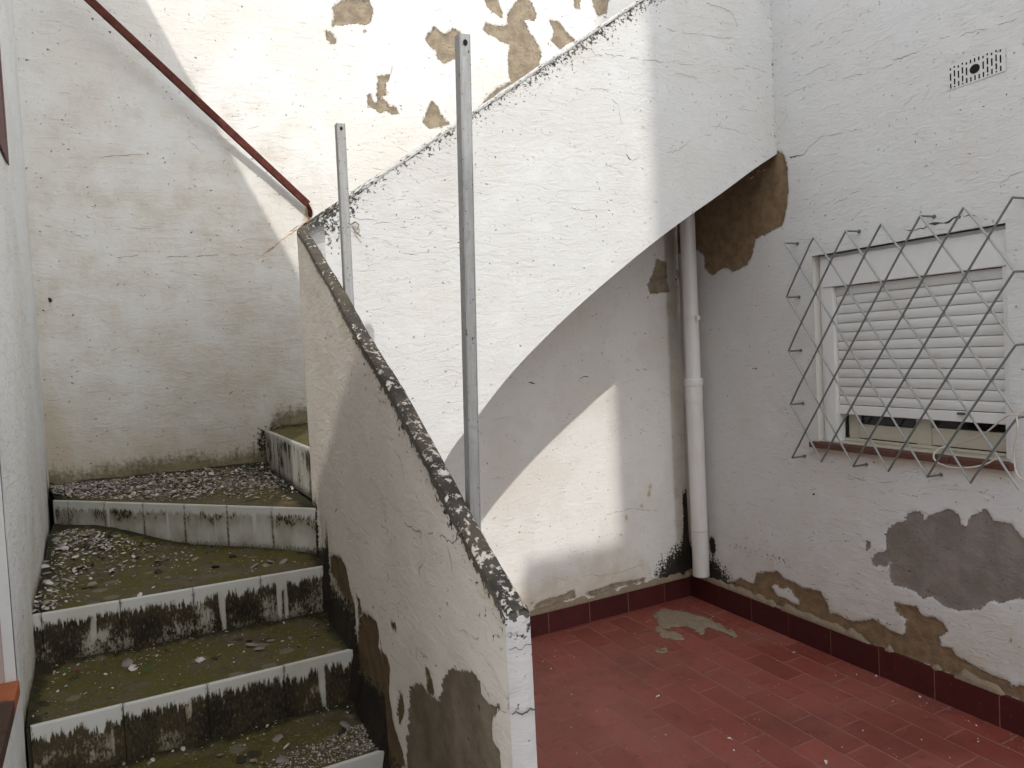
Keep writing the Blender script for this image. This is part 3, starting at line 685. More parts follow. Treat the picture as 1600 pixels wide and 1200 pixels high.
cracks(BW, 2, back, [
    (.0030, [(180, 402), (215, 399), (250, 401), (300, 402), (340, 398), (408, 399)]), (.0022, [(145, 250), (175, 243), (210, 241), (245, 244)]),
    (.0022, [(70, 352), (100, 360), (140, 375)]), (.0020, [(80, 268), (100, 270)]), (.0018, [(430, 26), (460, 33), (480, 36)]),
    (.0026, [(605, 120), (612, 117), (612, 105), (614, 122), (628, 127), (636, 130)]), (.0020, [(540, 70), (560, 73), (577, 70), (578, 76)]),
    (.0018, [(665, 10), (680, 16), (690, 14)]), (.0026, [(945, 805), (965, 800), (985, 795), (1030, 798)]), (.0022, [(880, 868), (905, 858), (935, 860)]),
    (.0024, [(900, 905), (930, 900), (960, 897), (1010, 880)]), (.0018, [(935, 840), (960, 833), (975, 838)]), (.0016, [(770, 655), (800, 650)]),
    (.006, [(905, 592), (912, 588), (920, 589)]), (.007, [(825, 597), (836, 599)]), (.007, [(992, 577), (999, 579)]), (.007, [(1005, 577), (1011, 578)]), (.006, [(78, 471), (80, 480)])])
def scatter_nicks(sk, box, n, name, parent, seed, tilt=0.):
    r = random.Random(seed); V = []; Fq = []
    for _ in range(n):
        a, z = r.uniform(box[0], box[1]), r.uniform(box[2], box[3])
        if vnoise(np.array([a * 2.3]), np.array([z * 2.3]), seed)[0] < .45: continue
        L = min(.11, .012 + r.expovariate(1 / .022)); m = max(3, int(L / .010)); wv = r.uniform(.0010, .0022) if r.random() < .85 else r.uniform(.003, .006)
        if wv > .0025: L *= .35
        th = tilt + r.gauss(0, .35); b = len(V); dz = 0.
        for i in range(m):
            dz += r.uniform(-1, 1) * .004; ww = wv * (1 - abs(2 * i / (m - 1) - 1) ** 2 * .85) * r.uniform(.6, 1.2)
            ca, cz = a + math.cos(th) * L * i / (m - 1), z + math.sin(th) * L * i / (m - 1) + dz
            for sg in (1, -1): V.append(sk.pt(ca, cz + sg * ww / 2, 0))
        Fq += [[b + 2 * i, b + 2 * i + 1, b + 2 * i + 3, b + 2 * i + 2] for i in range(m - 1)]
    o = mesh_np(name, V, Fq, M['hair'], None, smooth=False); o['kind'] = 'stuff'; return o
link_p = lambda o, p: setattr(o, 'parent', p)
link_p(scatter_nicks(Skin(BW, 2), (.05, 3.5, 1.2, 4.0), 300, 'hair_cracks', back, 21), back)
link_p(scatter_nicks(Skin(BW, 2), (.05, 1.9, .15, 1.9), 260, 'hair_cracks', back, 22), back)
link_p(scatter_nicks(Skin(RW, 5), (.05, 1.08, .5, 3.6), 150, 'hair_cracks', rwall, 23, .1), rwall)
link_p(scatter_nicks(Skin(RW, 5), (1.08, 2.3, 2.12, 3.6), 260, 'hair_cracks', rwall, 24, .1), rwall)
link_p(scatter_nicks(Skin(RW, 5), (.3, 2.3, .2, 1.05), 260, 'hair_cracks', rwall, 25), rwall)
cracks(RW, 5, rwall, [
    (.007, [(1233, 246), (1245, 244), (1256, 241), (1263, 233)]), (.0022, [(1263, 233), (1280, 215), (1310, 210), (1340, 203)]),
    (.0022, [(1235, 85), (1275, 70), (1310, 55), (1352, 35)]), (.0024, [(1225, 150), (1270, 132), (1330, 120), (1370, 110), (1395, 101)]),
    (.0020, [(1250, 125), (1275, 108), (1300, 100)]), (.0026, [(1395, 95), (1425, 85), (1440, 78)]), (.0020, [(1440, 65), (1500, 55), (1560, 40), (1590, 28)]),
    (.012, [(1452, 350), (1462, 349), (1474, 349)]), (.010, [(1474, 349), (1484, 345), (1490, 340), (1502, 338)]), (.004, [(1502, 338), (1515, 336), (1527, 338)]), (.0045, [(1412, 359), (1430, 360), (1443, 357), (1452, 350)]),
    (.0022, [(1240, 30), (1270, 48), (1300, 25), (1320, 8)]), (.0022, [(1318, 738), (1340, 748), (1358, 753)]), (.0018, [(1370, 790), (1390, 800), (1410, 796)]),
    (.0022, [(1560, 290), (1580, 275), (1600, 268)]), (.002, [(1165, 90), (1215, 95)]), (.0022, [(1380, 822), (1390, 815)])])

# ------------------------------------------------------------------ arched upper flight
ARCH = np.array([(2.62, -.02), (2.52, .25), (2.36, .62), (2.20, .95)] + [FW.st(*p) for p in ((700, 712), (744, 653), (800, 582), (870, 510), (965, 425), (1050, 357), (1130, 300), (1190, 256))] + [(0, 2.649), (-.03, 2.665)])[::-1]
def arch_z(a):
    x, y = ARCH[:, 0], ARCH[:, 1]; m = np.gradient(y, x); i = np.clip(np.searchsorted(x, a) - 1, 0, len(x) - 2)
    h = x[i + 1] - x[i]; t = (a - x[i]) / h
    return (2*t**3-3*t**2+1) * y[i] + (t**3-2*t**2+t) * h * m[i] + (-2*t**3+3*t**2) * y[i+1] + (t**3-t**2) * h * m[i+1]
def top_z(a): return 2.2037 + (2.521 - a) * .6795
flight = empty('stair_flight', FW.pt(1.2, 0)); tag(flight, 'white arched upper stair flight rising to the right, solid parapet above its curved underside', 'stairs')
ACOR = 2.56
def flight_masks(A, Z, at):
    dt = top_z(A) - Z
    at['lichen'] = .40 * sstep(.11, .0, dt) + .12 * sstep(.22, .02, dt) * sstep(.9, 1.2, 2.6 - A)
    at['lichen'] = np.maximum(at['lichen'], .60 * sstep(.22, .0, dt) * sstep(2.2, 2.5, A))
    at['warm'] = .25 * sstep(.35, .0, dt)
    at['mold'] = .34 * sstep(.03, .004, abs(A - .005)) * (Z > 2.6)
aL = np.linspace(-.012, ACOR, 206); tv = np.linspace(0, 1, 160)
A = np.repeat(aL[:, None], 160, 1); z0 = arch_z(aL)[:, None]; z1 = top_z(aL)[:, None]; Zg = z0 + (z1 - z0) * tv[None]
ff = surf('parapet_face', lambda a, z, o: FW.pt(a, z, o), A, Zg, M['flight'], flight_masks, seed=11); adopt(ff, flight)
# soffit, from the face back to the rear wall
FD = .894; dpt = np.linspace(0.0, FD + .02, 40); As = np.repeat(aL[:, None], 40, 1); Ds = np.repeat(dpt[None], len(aL), 0)
def soff(a, d, o):
    z = arch_z(a[:, 0])[:, None] + o + .004 * (d > .02); P = FW.pt(a, z, -d); P[:, 0] = FW.pt(a[:, 0], arch_z(a[:, 0]), relief_like(a[:, 0])); return P
def relief_like(a): 
    z = arch_z(a); return .0045 * 2 * (fbm(a * 3.1, z * 3.1, 11, 4) - .5) + .0045 * .35 * (fbm(a * 11, z * 16, 20, 3) - .5)
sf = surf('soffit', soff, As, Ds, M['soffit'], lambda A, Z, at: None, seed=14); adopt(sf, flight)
# back of the parapet and coping
def strip(name, rows, mat, root):
    rows = np.asarray(rows); V = rows.reshape(-1, 3); return adopt(mesh_np(name, V, grid_faces(rows.shape[0], rows.shape[1]), mat, smooth=False), root)
ti = .07
strip('parapet_back', [[FW.pt(a, arch_z(np.array([a]))[0] + .30, -ti), FW.pt(a, top_z(a) - .004, -ti)] for a in np.linspace(-.012, 2.45, 40)], M['house'], flight)
n_a, n_c = 420, 9; aC = np.linspace(-.012, ACOR, n_a); prof = [(.004, -.012), (.0075, -.004), (.007, .004), (.002, .006), (-.02, .007), (-.045, .007), (-.068, .006), (-.0735, .002), (-.0735, -.012)]
Ac = np.repeat(aC[:, None], n_c, 1); Oc = np.array([p[0] for p in prof])[None].repeat(n_a, 0); Zc = np.array([p[1] for p in prof])[None].repeat(n_a, 0)
wob = (fbm(Ac * 14, Oc * 30, 31) - .5) * .010
Pc = FW.pt(Ac, top_z(Ac) + Zc + wob, Oc + (fbm(Ac * 22, Zc * 40, 33) - .5) * .006 * (Oc > 0)).reshape(-1, 3)
att = {k: np.zeros(Ac.shape) for k in ('mold', 'olive', 'rust', 'lichen', 'warm')}; att['peel'] = att['cement'] = np.full(Ac.shape, .12)
att['lichen'] = .27 + .34 * sstep(2.2, 2.5, Ac) + 0 * Ac
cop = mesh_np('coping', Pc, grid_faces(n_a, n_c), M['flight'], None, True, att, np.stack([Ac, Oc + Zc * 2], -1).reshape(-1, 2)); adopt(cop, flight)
# hidden steps of the flight, behind the parapet
for k in range(8):
    a1 = 2.30 - k * .27; b = MB(); zt = 1.341 + .178 * (k + 1)
    zl_ = max(zt - .20, float(arch_z(np.linspace(max(a1 - .27, .0), a1, 8)).max()) + .02)
    if zl_ > zt - .02: continue
    b.wbox(FW, max(a1 - .27, .0), a1, zl_, zt, -FD + .01, -ti - .004); adopt(b.build('step', M['conc']), flight)
cracks_rows = [
    (.0024, [(905, 70), (925, 78), (930, 86), (960, 87), (1000, 92), (1040, 97), (1085, 102)]), (.0024, [(885, 139), (905, 139), (918, 144), (925, 138), (950, 140)]),
    (.0020, [(955, 155), (965, 163), (968, 178), (972, 195)]), (.0055, [(977, 240), (983, 247), (987, 250)]), (.0022, [(979, 225), (977, 240)]), (.002, [(987, 250), (1000, 245)]),
    (.0022, [(1090, 54), (1115, 58), (1135, 60), (1145, 58)]), (.0028, [(1100, 5), (1130, 12), (1145, 22), (1151, 38), (1152, 53)]), (.0022, [(1040, 45), (1060, 52), (1090, 54)]),
    (.0024, [(1085, 215), (1095, 209), (1110, 212), (1120, 200), (1126, 190)]), (.0022, [(1115, 115), (1130, 108), (1180, 107), (1200, 115)]), (.0022, [(1045, 118), (1065, 115), (1090, 123)]),
    (.002, [(945, 256), (965, 265), (978, 285)]), (.002, [(960, 297), (968, 315)]), (.0018, [(890, 325), (920, 330), (930, 328)]), (.002, [(1080, 218), (1060, 236), (1040, 238)]), (.0022, [(1110, 195), (1150, 205), (1190, 220)])]
sk = Skin(FW, 11)
adopt(scatter_nicks(sk, (.02, 1.5, 2.5, 3.2), 220, 'hair_cracks', flight, 26, .1), flight)
adopt(scatter_nicks(sk, (1.0, 2.45, 2.05, 2.5), 130, 'hair_cracks', flight, 27, .1), flight)
for i, (wd, px) in enumerate(cracks_rows): adopt(crack(sk, px, wd, None, seed=1100 + i), flight)

# ------------------------------------------------------------------ low parapet of the lower flight
low = empty('parapet_wall', LP.pt(1.6, 0)); tag(low, 'thin sloping parapet wall between mossy steps and red floor, black lichen on top', 'wall')
S_TOP = np.array([(-.75, 2.215), (-.36, 2.195), (-.22, 2.165), (-.1, 2.125), (.0, 2.084), (.089, 2.043), (.25, 1.96), (.456, 1.861), (.60, 1.783), (.738, 1.712), (.99, 1.594), (1.189, 1.486), (1.334, 1.402), (1.428, 1.347), (1.513, 1.304), (1.622, 1.2515)])
def low_top(s): return np.interp(s, S_TOP[:, 0], S_TOP[:, 1])
THK = .040; S_END = 1.614; RAD = .27
# plan path: straight, then a rounded turn to the right into the upper flight
line_far = FW.P - FW.out * (ti + .004)
d_in = -FW.d                                                     # direction of the upper flight going right
u_far = -LP.d
def isect(p, d, q, e):
    m = np.array([[d[0], -e[0]], [d[1], -e[1]]]); t = np.linalg.solve(m, (q - p)[:2]); return p + d * t[0]
corner = isect(LP.P, u_far, line_far, d_in)
ang = math.acos(np.clip(u_far @ d_in, -1, 1)); tl = RAD * math.tan(ang / 2)
s_arc = -((corner - LP.P) @ u_far) + tl
n_arc = RAD * ang
def low_frame(s):
    """plan point on the stair side and unit vector through the wall, for arc length s (falling away from the viewer)"""
    if s >= s_arc: return LP.P + LP.d * s, LPX
    q = s_arc - s; st = LP.P + LP.d * s_arc
    if q <= n_arc:
        t = q / RAD; c = st + LPX * RAD
        return c - LPX * RAD * math.cos(t) + u_far * RAD * math.sin(t), LPX * math.cos(t) - u_far * math.sin(t)
    e = corner + d_in * tl; return e + d_in * (q - n_arc), FW.out
ss_ = np.concatenate([np.linspace(s_arc - n_arc - .12, s_arc, 40)[:-1], np.linspace(s_arc, S_END, 150)])
NV = 150
tz = np.concatenate([np.linspace(0, .93, 118), np.linspace(.935, .994, NV - 118)])
cross = []                                                        # (through, top-relative z or fraction, kind)
rowsV, rowsA, rowsZ, rowsT = [], [], [], []
for s in ss_:
    P, tw = low_frame(s); zt = float(low_top(s)); z_base = max(-.02, float(step_h(np.array([s]), lp_s)[0]) - .25)
    V = []; AA = []; ZZ = []; TT = []
    for f in tz:
        z = z_base + (zt - .010 - z_base) * f; V.append((P, 0., z)); AA.append(s); ZZ.append(z); TT.append(zt - z)
    for o, dz in ((.002, -.005), (.008, .0), (.018, .001), (.025, .001), (.033, .0), (.038, -.005), (.040, -.011)):
        V.append((P, o, zt + dz)); AA.append(s); ZZ.append(7 + o); TT.append(-.01 if o < .036 else -dz)
    for f in np.linspace(.03, 1, 60):
        z = (zt - .012) * (1 - f) - .02 * f; V.append((P, THK, z)); AA.append(s + 5); ZZ.append(z); TT.append(zt - z + .03)
    rowsV.append([(q[0] + tw * q[1] + np.array([0, 0, q[2]]), tw, q[1]) for q in V]); rowsA.append(AA); rowsZ.append(ZZ); rowsT.append(TT)
A = np.array(rowsA); Zg = np.array(rowsZ); Td = np.array(rowsT)
P0 = np.array([[v[0] for v in r] for r in rowsV]); TWv = np.array([[v[1] for v in r] for r in rowsV]); OO = np.array([[v[2] for v in r] for r in rowsV])
LOW_CEM = [cr(500, 860, 3.53, [(490, 750), (520, 736), (560, 745), (585, 790), (615, 815), (640, 830), (656, 818), (665, 740), (690, 690), (740, 655), (800, 655), (840, 680), (875, 722), (880, 790), (920, 840), (1000, 878), (960, 900), (942, 960), (950, 1050), (990, 1100), (1010, 1400), (465, 1400), (478, 950), (488, 850)])]
LOW_PEEL = [cr(500, 860, 3.53, [(225, 350), (265, 365), (310, 400), (325, 470), (320, 540), (370, 590), (385, 650), (380, 800), (400, 950), (430, 1050), (470, 1200), (380, 1200), (330, 1000), (240, 850), (200, 600), (205, 450)]),
            cr(500, 860, 3.53, [(55, 30), (110, 40), (140, 110), (160, 220), (190, 330), (150, 300), (60, 120)]),
            cr(500, 860, 3.53, [(575, 650), (590, 655), (610, 720), (625, 800), (600, 790), (585, 720)]),
            cr(500, 860, 3.53, [(195, 260), (212, 270), (225, 350), (205, 370)]), cr(500, 860, 3.53, [(395, 410), (415, 405), (420, 440), (405, 440)]),
            cr(500, 860, 3.53, [(430, 780), (450, 800), (460, 900), (440, 950), (425, 900)])]
at = {k: np.zeros(A.shape) for k in ('mold', 'olive', 'rust', 'lichen', 'warm')}; at['peel'] = np.full(A.shape, .12); at['cement'] = np.full(A.shape, .12)
left = OO == 0
for p in LOW_CEM: at['cement'] = np.where(left, np.minimum(at['cement'], sdf(LP.poly(p), A, Zg)), .12)
for p in LOW_PEEL: at['peel'] = np.where(left, np.minimum(at['peel'], sdf(LP.poly(p), A, Zg)), .12)
dz = Zg - step_h(A, lp_s)
at['mold'] = np.where(left, .95 * sstep(.20, .02, dz) * sstep(-.1, .25, A) + .55 * sstep(.06, .0, dz) + .35 * sstep(.4, .1, dz) * sstep(.5, .9, A), 0)
at['olive'] = np.where(left, .85 * sstep(.24, .04, dz) * sstep(-.05, .2, A), 0)
at['warm'] = np.where(left, .35 * sstep(.5, .0, dz) + .5 * sstep(.12, .0, Td), 0)
topm = (OO > 0) & (OO < .0399)
at['warm'] = np.where(topm, .34, at['warm'])
at['lichen'] = np.where(topm, .70 - .10 * sstep(.8, 1.5, A) + .06 * sstep(.9, .3, A), np.where(left, .55 * sstep(.040, .004, Td) + .2 * sstep(.10, .02, Td) * sstep(.3, .9, A), .58 * sstep(.05, .02, Td)))
rel = .0055 * 2 * (fbm(A * 4, Zg * 4, 41) - .5) + .0015 * (fbm(A * 14, Zg * 14, 43) - .5)
rel = np.where(topm, 0, rel)
flare = np.where(left, .030 * sstep(.10, -.05, dz) * sstep(-.2, .2, A), 0)           # wall fattens at the foot
Pn = P0 - TWv * (np.where(left, rel - .005 * sstep(.004, -.006, np.minimum(at['peel'], at['cement'])) + flare, 0))[..., None]
Pn = Pn + TWv * np.where((OO > .039), rel * .4, 0)[..., None]
bumpz = np.where(OO > 0, (fbm(A * 30, OO * 90, 45) - .5) * .007 * (OO < .0405) * (Td < .05), 0); Pn[..., 2] += bumpz
nu, nv = A.shape
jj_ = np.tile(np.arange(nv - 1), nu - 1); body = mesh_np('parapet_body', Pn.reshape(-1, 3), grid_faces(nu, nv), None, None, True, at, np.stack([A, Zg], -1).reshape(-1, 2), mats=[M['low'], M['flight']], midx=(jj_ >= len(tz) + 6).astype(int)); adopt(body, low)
# its end face: pale strip towards the viewer
nz = 130; zz = np.linspace(-.02, float(low_top(S_END)) + .0015, nz); oo = np.linspace(-.002, THK + .001, 6)
Oe, Ze = np.meshgrid(oo, zz, indexing='ij'); Pb = LP.P + LP.d * S_END
bulge = .006 * np.sin(np.pi * np.clip((Oe + .002) / (THK + .003), 0, 1)) ** .6 + (fbm(Oe * 20, Ze * 9, 51) - .5) * .004
bulge = bulge * sstep(zz[-1] + .001, zz[-1] - .03, Ze) - .012 * sstep(zz[-1] - .006, zz[-1], Ze)
Pe = Pb + Oe[..., None] * LPX + bulge[..., None] * LP.d + Ze[..., None] * np.array([0, 0, 1.]); pass
ate = {k: np.zeros(Oe.shape) for k in ('mold', 'olive', 'rust', 'lichen', 'warm')}; ate['peel'] = ate['cement'] = np.full(Oe.shape, .12)
ate['lichen'] = .52 * sstep(.07, .0, zz[-1] - Ze)
adopt(mesh_np('end_face', Pe.reshape(-1, 3), grid_faces(6, nz), plaster_mat('plaster_parapet_end', white=(.50, .485, .475), warm=(.45, .42, .40), warm_amt=.5), None, True, ate, np.stack([Oe + 9, Ze], -1).reshape(-1, 2)), low)
class LowSkin:
    def st(s, x, y): return LP.st(x, y)
    def pt(s, a, z, off): 
        A = np.array([a]); Z = np.array([z]); r = float((.0055 * 2 * (fbm(A * 4, Z * 4, 41) - .5) + .0015 * (fbm(A * 14, Z * 14, 43) - .5))[0]); return LP.pt(a, z, r + .0008)
for i, (wd, px) in enumerate([
    (.0030, cr(460, 640, 3.75, [(650, 680), (655, 660), (665, 690), (700, 695), (745, 725), (800, 715), (865, 740), (910, 780), (940, 770), (975, 720), (1000, 708)])),
    (.0018, cr(460, 640, 3.75, [(890, 775), (910, 850), (918, 940), (905, 1050), (890, 1068)])), (.0022, cr(460, 640, 3.75, [(590, 235), (620, 290), (640, 350), (648, 415)])),
    (.0026, cr(460, 640, 3.75, [(735, 965), (738, 920), (758, 898)])), (.0020, cr(500, 860, 3.53, [(535, 600), (535, 535), (565, 565), (598, 605)])), (.0018, cr(500, 860, 3.53, [(325, 370), (338, 295), (380, 350), (400, 400)])),
    (.0014, cr(500, 860, 3.53, [(750, 430), (800, 450), (860, 495)])), (.0014, cr(460, 640, 3.75, [(300, 680), (350, 735), (430, 790)])), (.004, cr(460, 640, 3.75, [(240, 600), (250, 578)])),
    (.004, cr(500, 860, 3.53, [(1000, 885), (1030, 893)]))]):
    adopt(crack(LowSkin(), px, wd, None, seed=1500 + i), low)
# crack over the end face
def end_crack(zc, wob, wd, seed):
    r = random.Random(seed); V = []; n = 9
    for i in range(n):
        o = THK * i / (n - 1); z = zc + wob * math.sin(i * 1.3) + r.uniform(-.002, .002); bl = .006 * max(0., math.sin(math.pi * min(1, max(0, (o + .002) / (THK + .003))))) ** .6 + .0032
        for s_ in (1, -1): V.append(Pb + LPX * o + LP.d * bl + np.array([0, 0, z + s_ * wd * r.uniform(.3, .6)]))
    adopt(mesh_np('crack', V, [[2 * i, 2 * i + 1, 2 * i + 3, 2 * i + 2] for i in range(n - 1)], M['crack'], None, False), low)
zc = LP.st(797, 1112)[1]; end_crack(zc, .003, .0026, 3); end_crack(LP.st(797, 1016)[1], .002, .0012, 4)

# ------------------------------------------------------------------ staircase
stairs = empty('staircase', np.append(np.array(RIS[6][1]), 0)); tag(stairs, 'winding lower steps with white tiled risers, dark grime and green moss', 'stairs')
def tread_grid(q, z, name, mat, seed, parent, n=90, mound=None):
    q = [np.array(p, float) for p in q]; u = np.linspace(0, 1, n); v = np.linspace(0, 1, n); Ug, Vg = np.meshgrid(u, v, indexing='ij')
    P = (q[0] * ((1 - Ug) * (1 - Vg))[..., None] + q[1] * (Ug * (1 - Vg))[..., None] + q[2] * (Ug * Vg)[..., None] + q[3] * ((1 - Ug) * Vg)[..., None])
    h = (fbm(P[..., 0] * 22, P[..., 1] * 22, seed) - .5) * .007 + (fbm(P[..., 0] * 6, P[..., 1] * 6, seed + 5) - .5) * .008
    rise = .018 * sstep(.82, 1, Vg) + .014 * sstep(.06, 0, Ug) * sstep(.05, .3, Vg)
    if mound: rise = rise + mound(P[..., 0], P[..., 1])
    h = (h + rise) * sstep(.0, .08, Vg) - .002 * (1 - sstep(0, .05, Vg))
    V = np.concatenate([P, (z + h)[..., None]], -1).reshape(-1, 3)
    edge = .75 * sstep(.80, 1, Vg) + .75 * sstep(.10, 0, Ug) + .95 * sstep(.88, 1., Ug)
    return mesh_np(name, V, grid_faces(n, n), mat, parent, True, {'edge': edge})
def riser(k, L, R, z, h, mat, parent, tw=.2, gap=.0022):
    L = np.array([*L, 0.]); R = np.array([*R, 0.]); d = L - R; ln = np.linalg.norm(d); d = d / ln; nrm = np.array([-d[1], d[0], 0])
    if nrm @ (EYE - R) < 0: nrm = -nrm
    u = 0.; i = 0
    while u < ln - .01:
        u1 = min(u + tw, ln); j = random.uniform(-.0012, .0012); tilt = random.uniform(-.001, .001)
        pts = []
        for uu in (u + gap / 2, u1 - gap / 2):
            for vv in (0., .97, 1.):
                for oo in (-.009, .0): pts.append((uu, vv, oo))
        bm = bmesh.new(); uvl = bm.loops.layers.uv.new('UVMap')
        def add(uu, vv, oo): return bm.verts.new(Vector(R + d * uu + nrm * (oo + j + tilt * vv) + np.array([0, 0, z - h + h * vv + .001])))
        nu = 2; prof = [(-.009, 0.), (0., 0.), (.0, .975), (-.0012, .992), (-.0032, 1.), (-.009, 1.)]
        rows = [[add(uu, vv, oo) for oo, vv in prof] for uu in (u + gap / 2, u1 - gap / 2)]
        def fc(vs, uvs):
            f = bm.faces.new(vs)
            for l, q in zip(f.loops, uvs): l[uvl].uv = q
        for m in range(len(prof) - 1):
            fc([rows[0][m], rows[1][m], rows[1][m + 1], rows[0][m + 1]], [(u, prof[m][1]), (u1, prof[m][1]), (u1, prof[m + 1][1]), (u, prof[m + 1][1])])
        fc(rows[0][::-1], [(u, p[1]) for p in prof][::-1]); fc(rows[1], [(u1, p[1]) for p in prof])
        bmesh.ops.recalc_face_normals(bm, faces=bm.faces)
        me = bpy.data.meshes.new('riser_tile'); bm.to_mesh(me); bm.free(); me.materials.append(mat); link(bpy.data.objects.new('riser_tile', me), parent)
        u = u1; i += 1
    return L[:2], R[:2]
def inward(L, R, k):
    """core of a step: masonry under tread and behind tiles"""
BWL = BW.pt(3.57, 0)[:2]; R0L = np.array([-1.200, 3.690]); R0R = np.array([-.741, 2.79])
def step_thing(name): 
    o = empty(name); o.parent = stairs; o.matrix_parent_inverse = Matrix.Translation(-Vector(stairs.location)); return o
def core(poly, z0, z1, parent):
    b = MB(); b.prism([np.array([p[0], p[1], z0]) for p in poly], (0, 0, z1 - z0)); b.build('step_core', M['grout_dark'], parent)
M['grout_dark'] = flat_mat('damp_mortar', (.055, .045, .03), .95, var=.4, scale=40, bumpd=.003)
def inset(L, R, s):
    L = np.array(L); R = np.array(R); d = (L - R) / np.linalg.norm(L - R); n = np.array([-d[1], d[0]])
    if n @ (np.array([0, -1.])) > 0: n = -n
    return L + n * s, R + n * s
# first step of the upper flight (riser seen turning behind the parapet)
st0 = step_thing('step'); riser(0, R0L, R0R, 1.341, .193, RM[1], st0, tw=.2)
l0, r0 = np.array(R0L), np.array(R0R); dn = np.array([.87, .494]); r0b = r0 + (l0 - r0) / np.linalg.norm(l0 - r0) * .28 + dn * .30
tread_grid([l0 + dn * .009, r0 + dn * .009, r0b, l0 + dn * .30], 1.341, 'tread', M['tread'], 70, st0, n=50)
core([l0 + dn * .009, r0 + dn * .009, r0b, l0 + dn * .3], 1.10, 1.337, st0)
QUADS = []
for k in range(7):
    L, R = RIS[k]; z = steps_z[k]; st = step_thing('step'); h = .165
    riser(k + 1, L, R, z, h, RM[1] if k == 1 and False else [RM[0], RM[2], RM[3], RM[4], RM[2], RM[3], RM[2]][k], st)
    Lf, Rf = inset(L, R, .009)
    if k == 0: Lb, Rb = np.array(BWL), R0L
    else: Lb, Rb = np.array(RIS[k - 1][0]), np.array(RIS[k - 1][1])
    if k == 0: quad = [Lf, Rf, R0L, Lb]
    else:
        er = (np.array(R) - np.array(L)) / np.linalg.norm(np.array(R) - np.array(L)) * .02; quad = [Lf, Rf + er, Rb + er, Lb]
    QUADS.append((quad, z))
    mound = None
    if k == 0: mound = lambda x, y: .028 * sstep(.35, .0, np.abs((np.stack([x, y], -1) - BW.P[:2]) @ BW.out[:2]))
    if k == 1: mound = lambda x, y: .06 * sstep(.55, .0, np.hypot(x + 1.75, y - 2.93))
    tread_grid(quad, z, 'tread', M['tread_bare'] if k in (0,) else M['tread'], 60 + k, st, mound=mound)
    core([quad[0], quad[1], quad[2], quad[3]], z - .30 if k < 6 else -.02, z - .005, st)

# loose flakes of plaster, grit and moss lying on the treads
def chips(name, spots, label, seed):
    r = np.random.default_rng(seed); V = []; Fc = []; mi = []
    for (x, y, z, size, mat) in spots:
        n = 6; b = len(V); an = r.uniform(0, 6.28); el = r.uniform(.45, 1.); tx, ty = r.normal(0, .30, 2); th = size * r.uniform(.10, .28)
        for lay in (0, 1):
            for i in range(n):
                q = 2 * math.pi * i / n; rad = size * r.uniform(.62, 1.) * (1 if lay == 0 else .86)
                px, py = rad * math.cos(q), rad * el * math.sin(q); X = px * math.cos(an) - py * math.sin(an); Y = px * math.sin(an) + py * math.cos(an)
                V.append((x + X, y + Y, z + tx * X + ty * Y + (0 if lay == 0 else th)))
        for i in range(n):
            j = (i + 1) % n; Fc += [(b + i, b + j, b + n + j), (b + i, b + n + j, b + n + i)]
        for i in range(1, n - 1): Fc += [(b + n, b + n + i, b + n + i + 1)]
        mi += [mat] * (2 * n + n - 2)
    o = mesh_np(name, V, Fc, None, None, False, mats=CH, midx=mi); tag(o, label, kind='stuff'); return o
def quad_pt(q, u, v): return q[0] * (1 - u) * (1 - v) + q[1] * u * (1 - v) + q[2] * u * v + q[3] * (1 - u) * v
spots = []
q, z = QUADS[0]; q = [np.array(p) for p in q]
for _ in range(4300):                                             # heap along the wall on the winder
    u, v = rng.uniform(0, 1), rng.uniform(.03, 1) ** .8; p = quad_pt(q, u, v); dw = abs((p - BW.P[:2]) @ BW.out[:2])
    if rng.uniform() > math.exp(-max(0, dw - .45 * u - .12) * 5): continue
    if u > .93 and v < .3: continue
    zz = z + .032 * float(sstep(.35, 0., np.array(dw))) + rng.uniform(.001, .012) ; s = min(.022, .0035 * (1 + rng.exponential(.8)))
    spots.append((p[0], p[1], zz, s, rng.choice([0, 1, 2, 3, 4], p=[.27, .24, .30, .09, .10])))
q, z = QUADS[1]; q = [np.array(p) for p in q]
for _ in range(3000):
    u, v = rng.uniform(0, .55), rng.uniform(.0, 1); p = quad_pt(q, u, v); dc = math.hypot(p[0] + 1.72, p[1] - 2.9)
    near_left = u < .09 * rng.uniform(.2, 1.6)
    if not near_left and rng.uniform() > math.exp(-max(0, dc - .18) * 7): continue
    zz = z + .06 * float(sstep(.55, 0., np.array(math.hypot(p[0] + 1.75, p[1] - 2.93)))) + rng.uniform(.002, .010); s = min(.024, .0034 * (1 + rng.exponential(1.0)))
    spots.append((p[0], p[1], zz, s, rng.choice([0, 1, 2, 3, 4], p=[.42, .27, .12, .12, .07])))
for k, cnt in ((1, 230), (2, 330), (3, 330), (4, 120)):
    q, z = QUADS[k]; q = [np.array(p) for p in q]
    for _ in range(cnt):
        u, v = rng.uniform(.01, .97), rng.uniform(.1, .98)
        if rng.uniform() < .35: v = 1 - rng.exponential(.10)
        if rng.uniform() < .25: u = rng.exponential(.05)
        p = quad_pt(q, min(u, .97), min(max(v, .08), .99)); s = min(.012, .0018 * (1 + rng.exponential(.8)))
        spots.append((p[0], p[1], z + .003 + .018 * max(0, v - .82) / .18, s, rng.choice([0, 1, 2, 3, 4], p=[.5, .15, .1, .05, .2])))
    for _ in range(11 if k < 4 else 2):
        p = quad_pt(q, rng.uniform(.12, .92), rng.uniform(.12, .8)); spots.append((p[0], p[1], z + .0035, rng.uniform(.012, .026), rng.choice([0, 1, 4, 3], p=[.25, .25, .25, .25])))
chips('debris', spots, 'pale paint flakes and grit scattered over the mossy steps', 3)
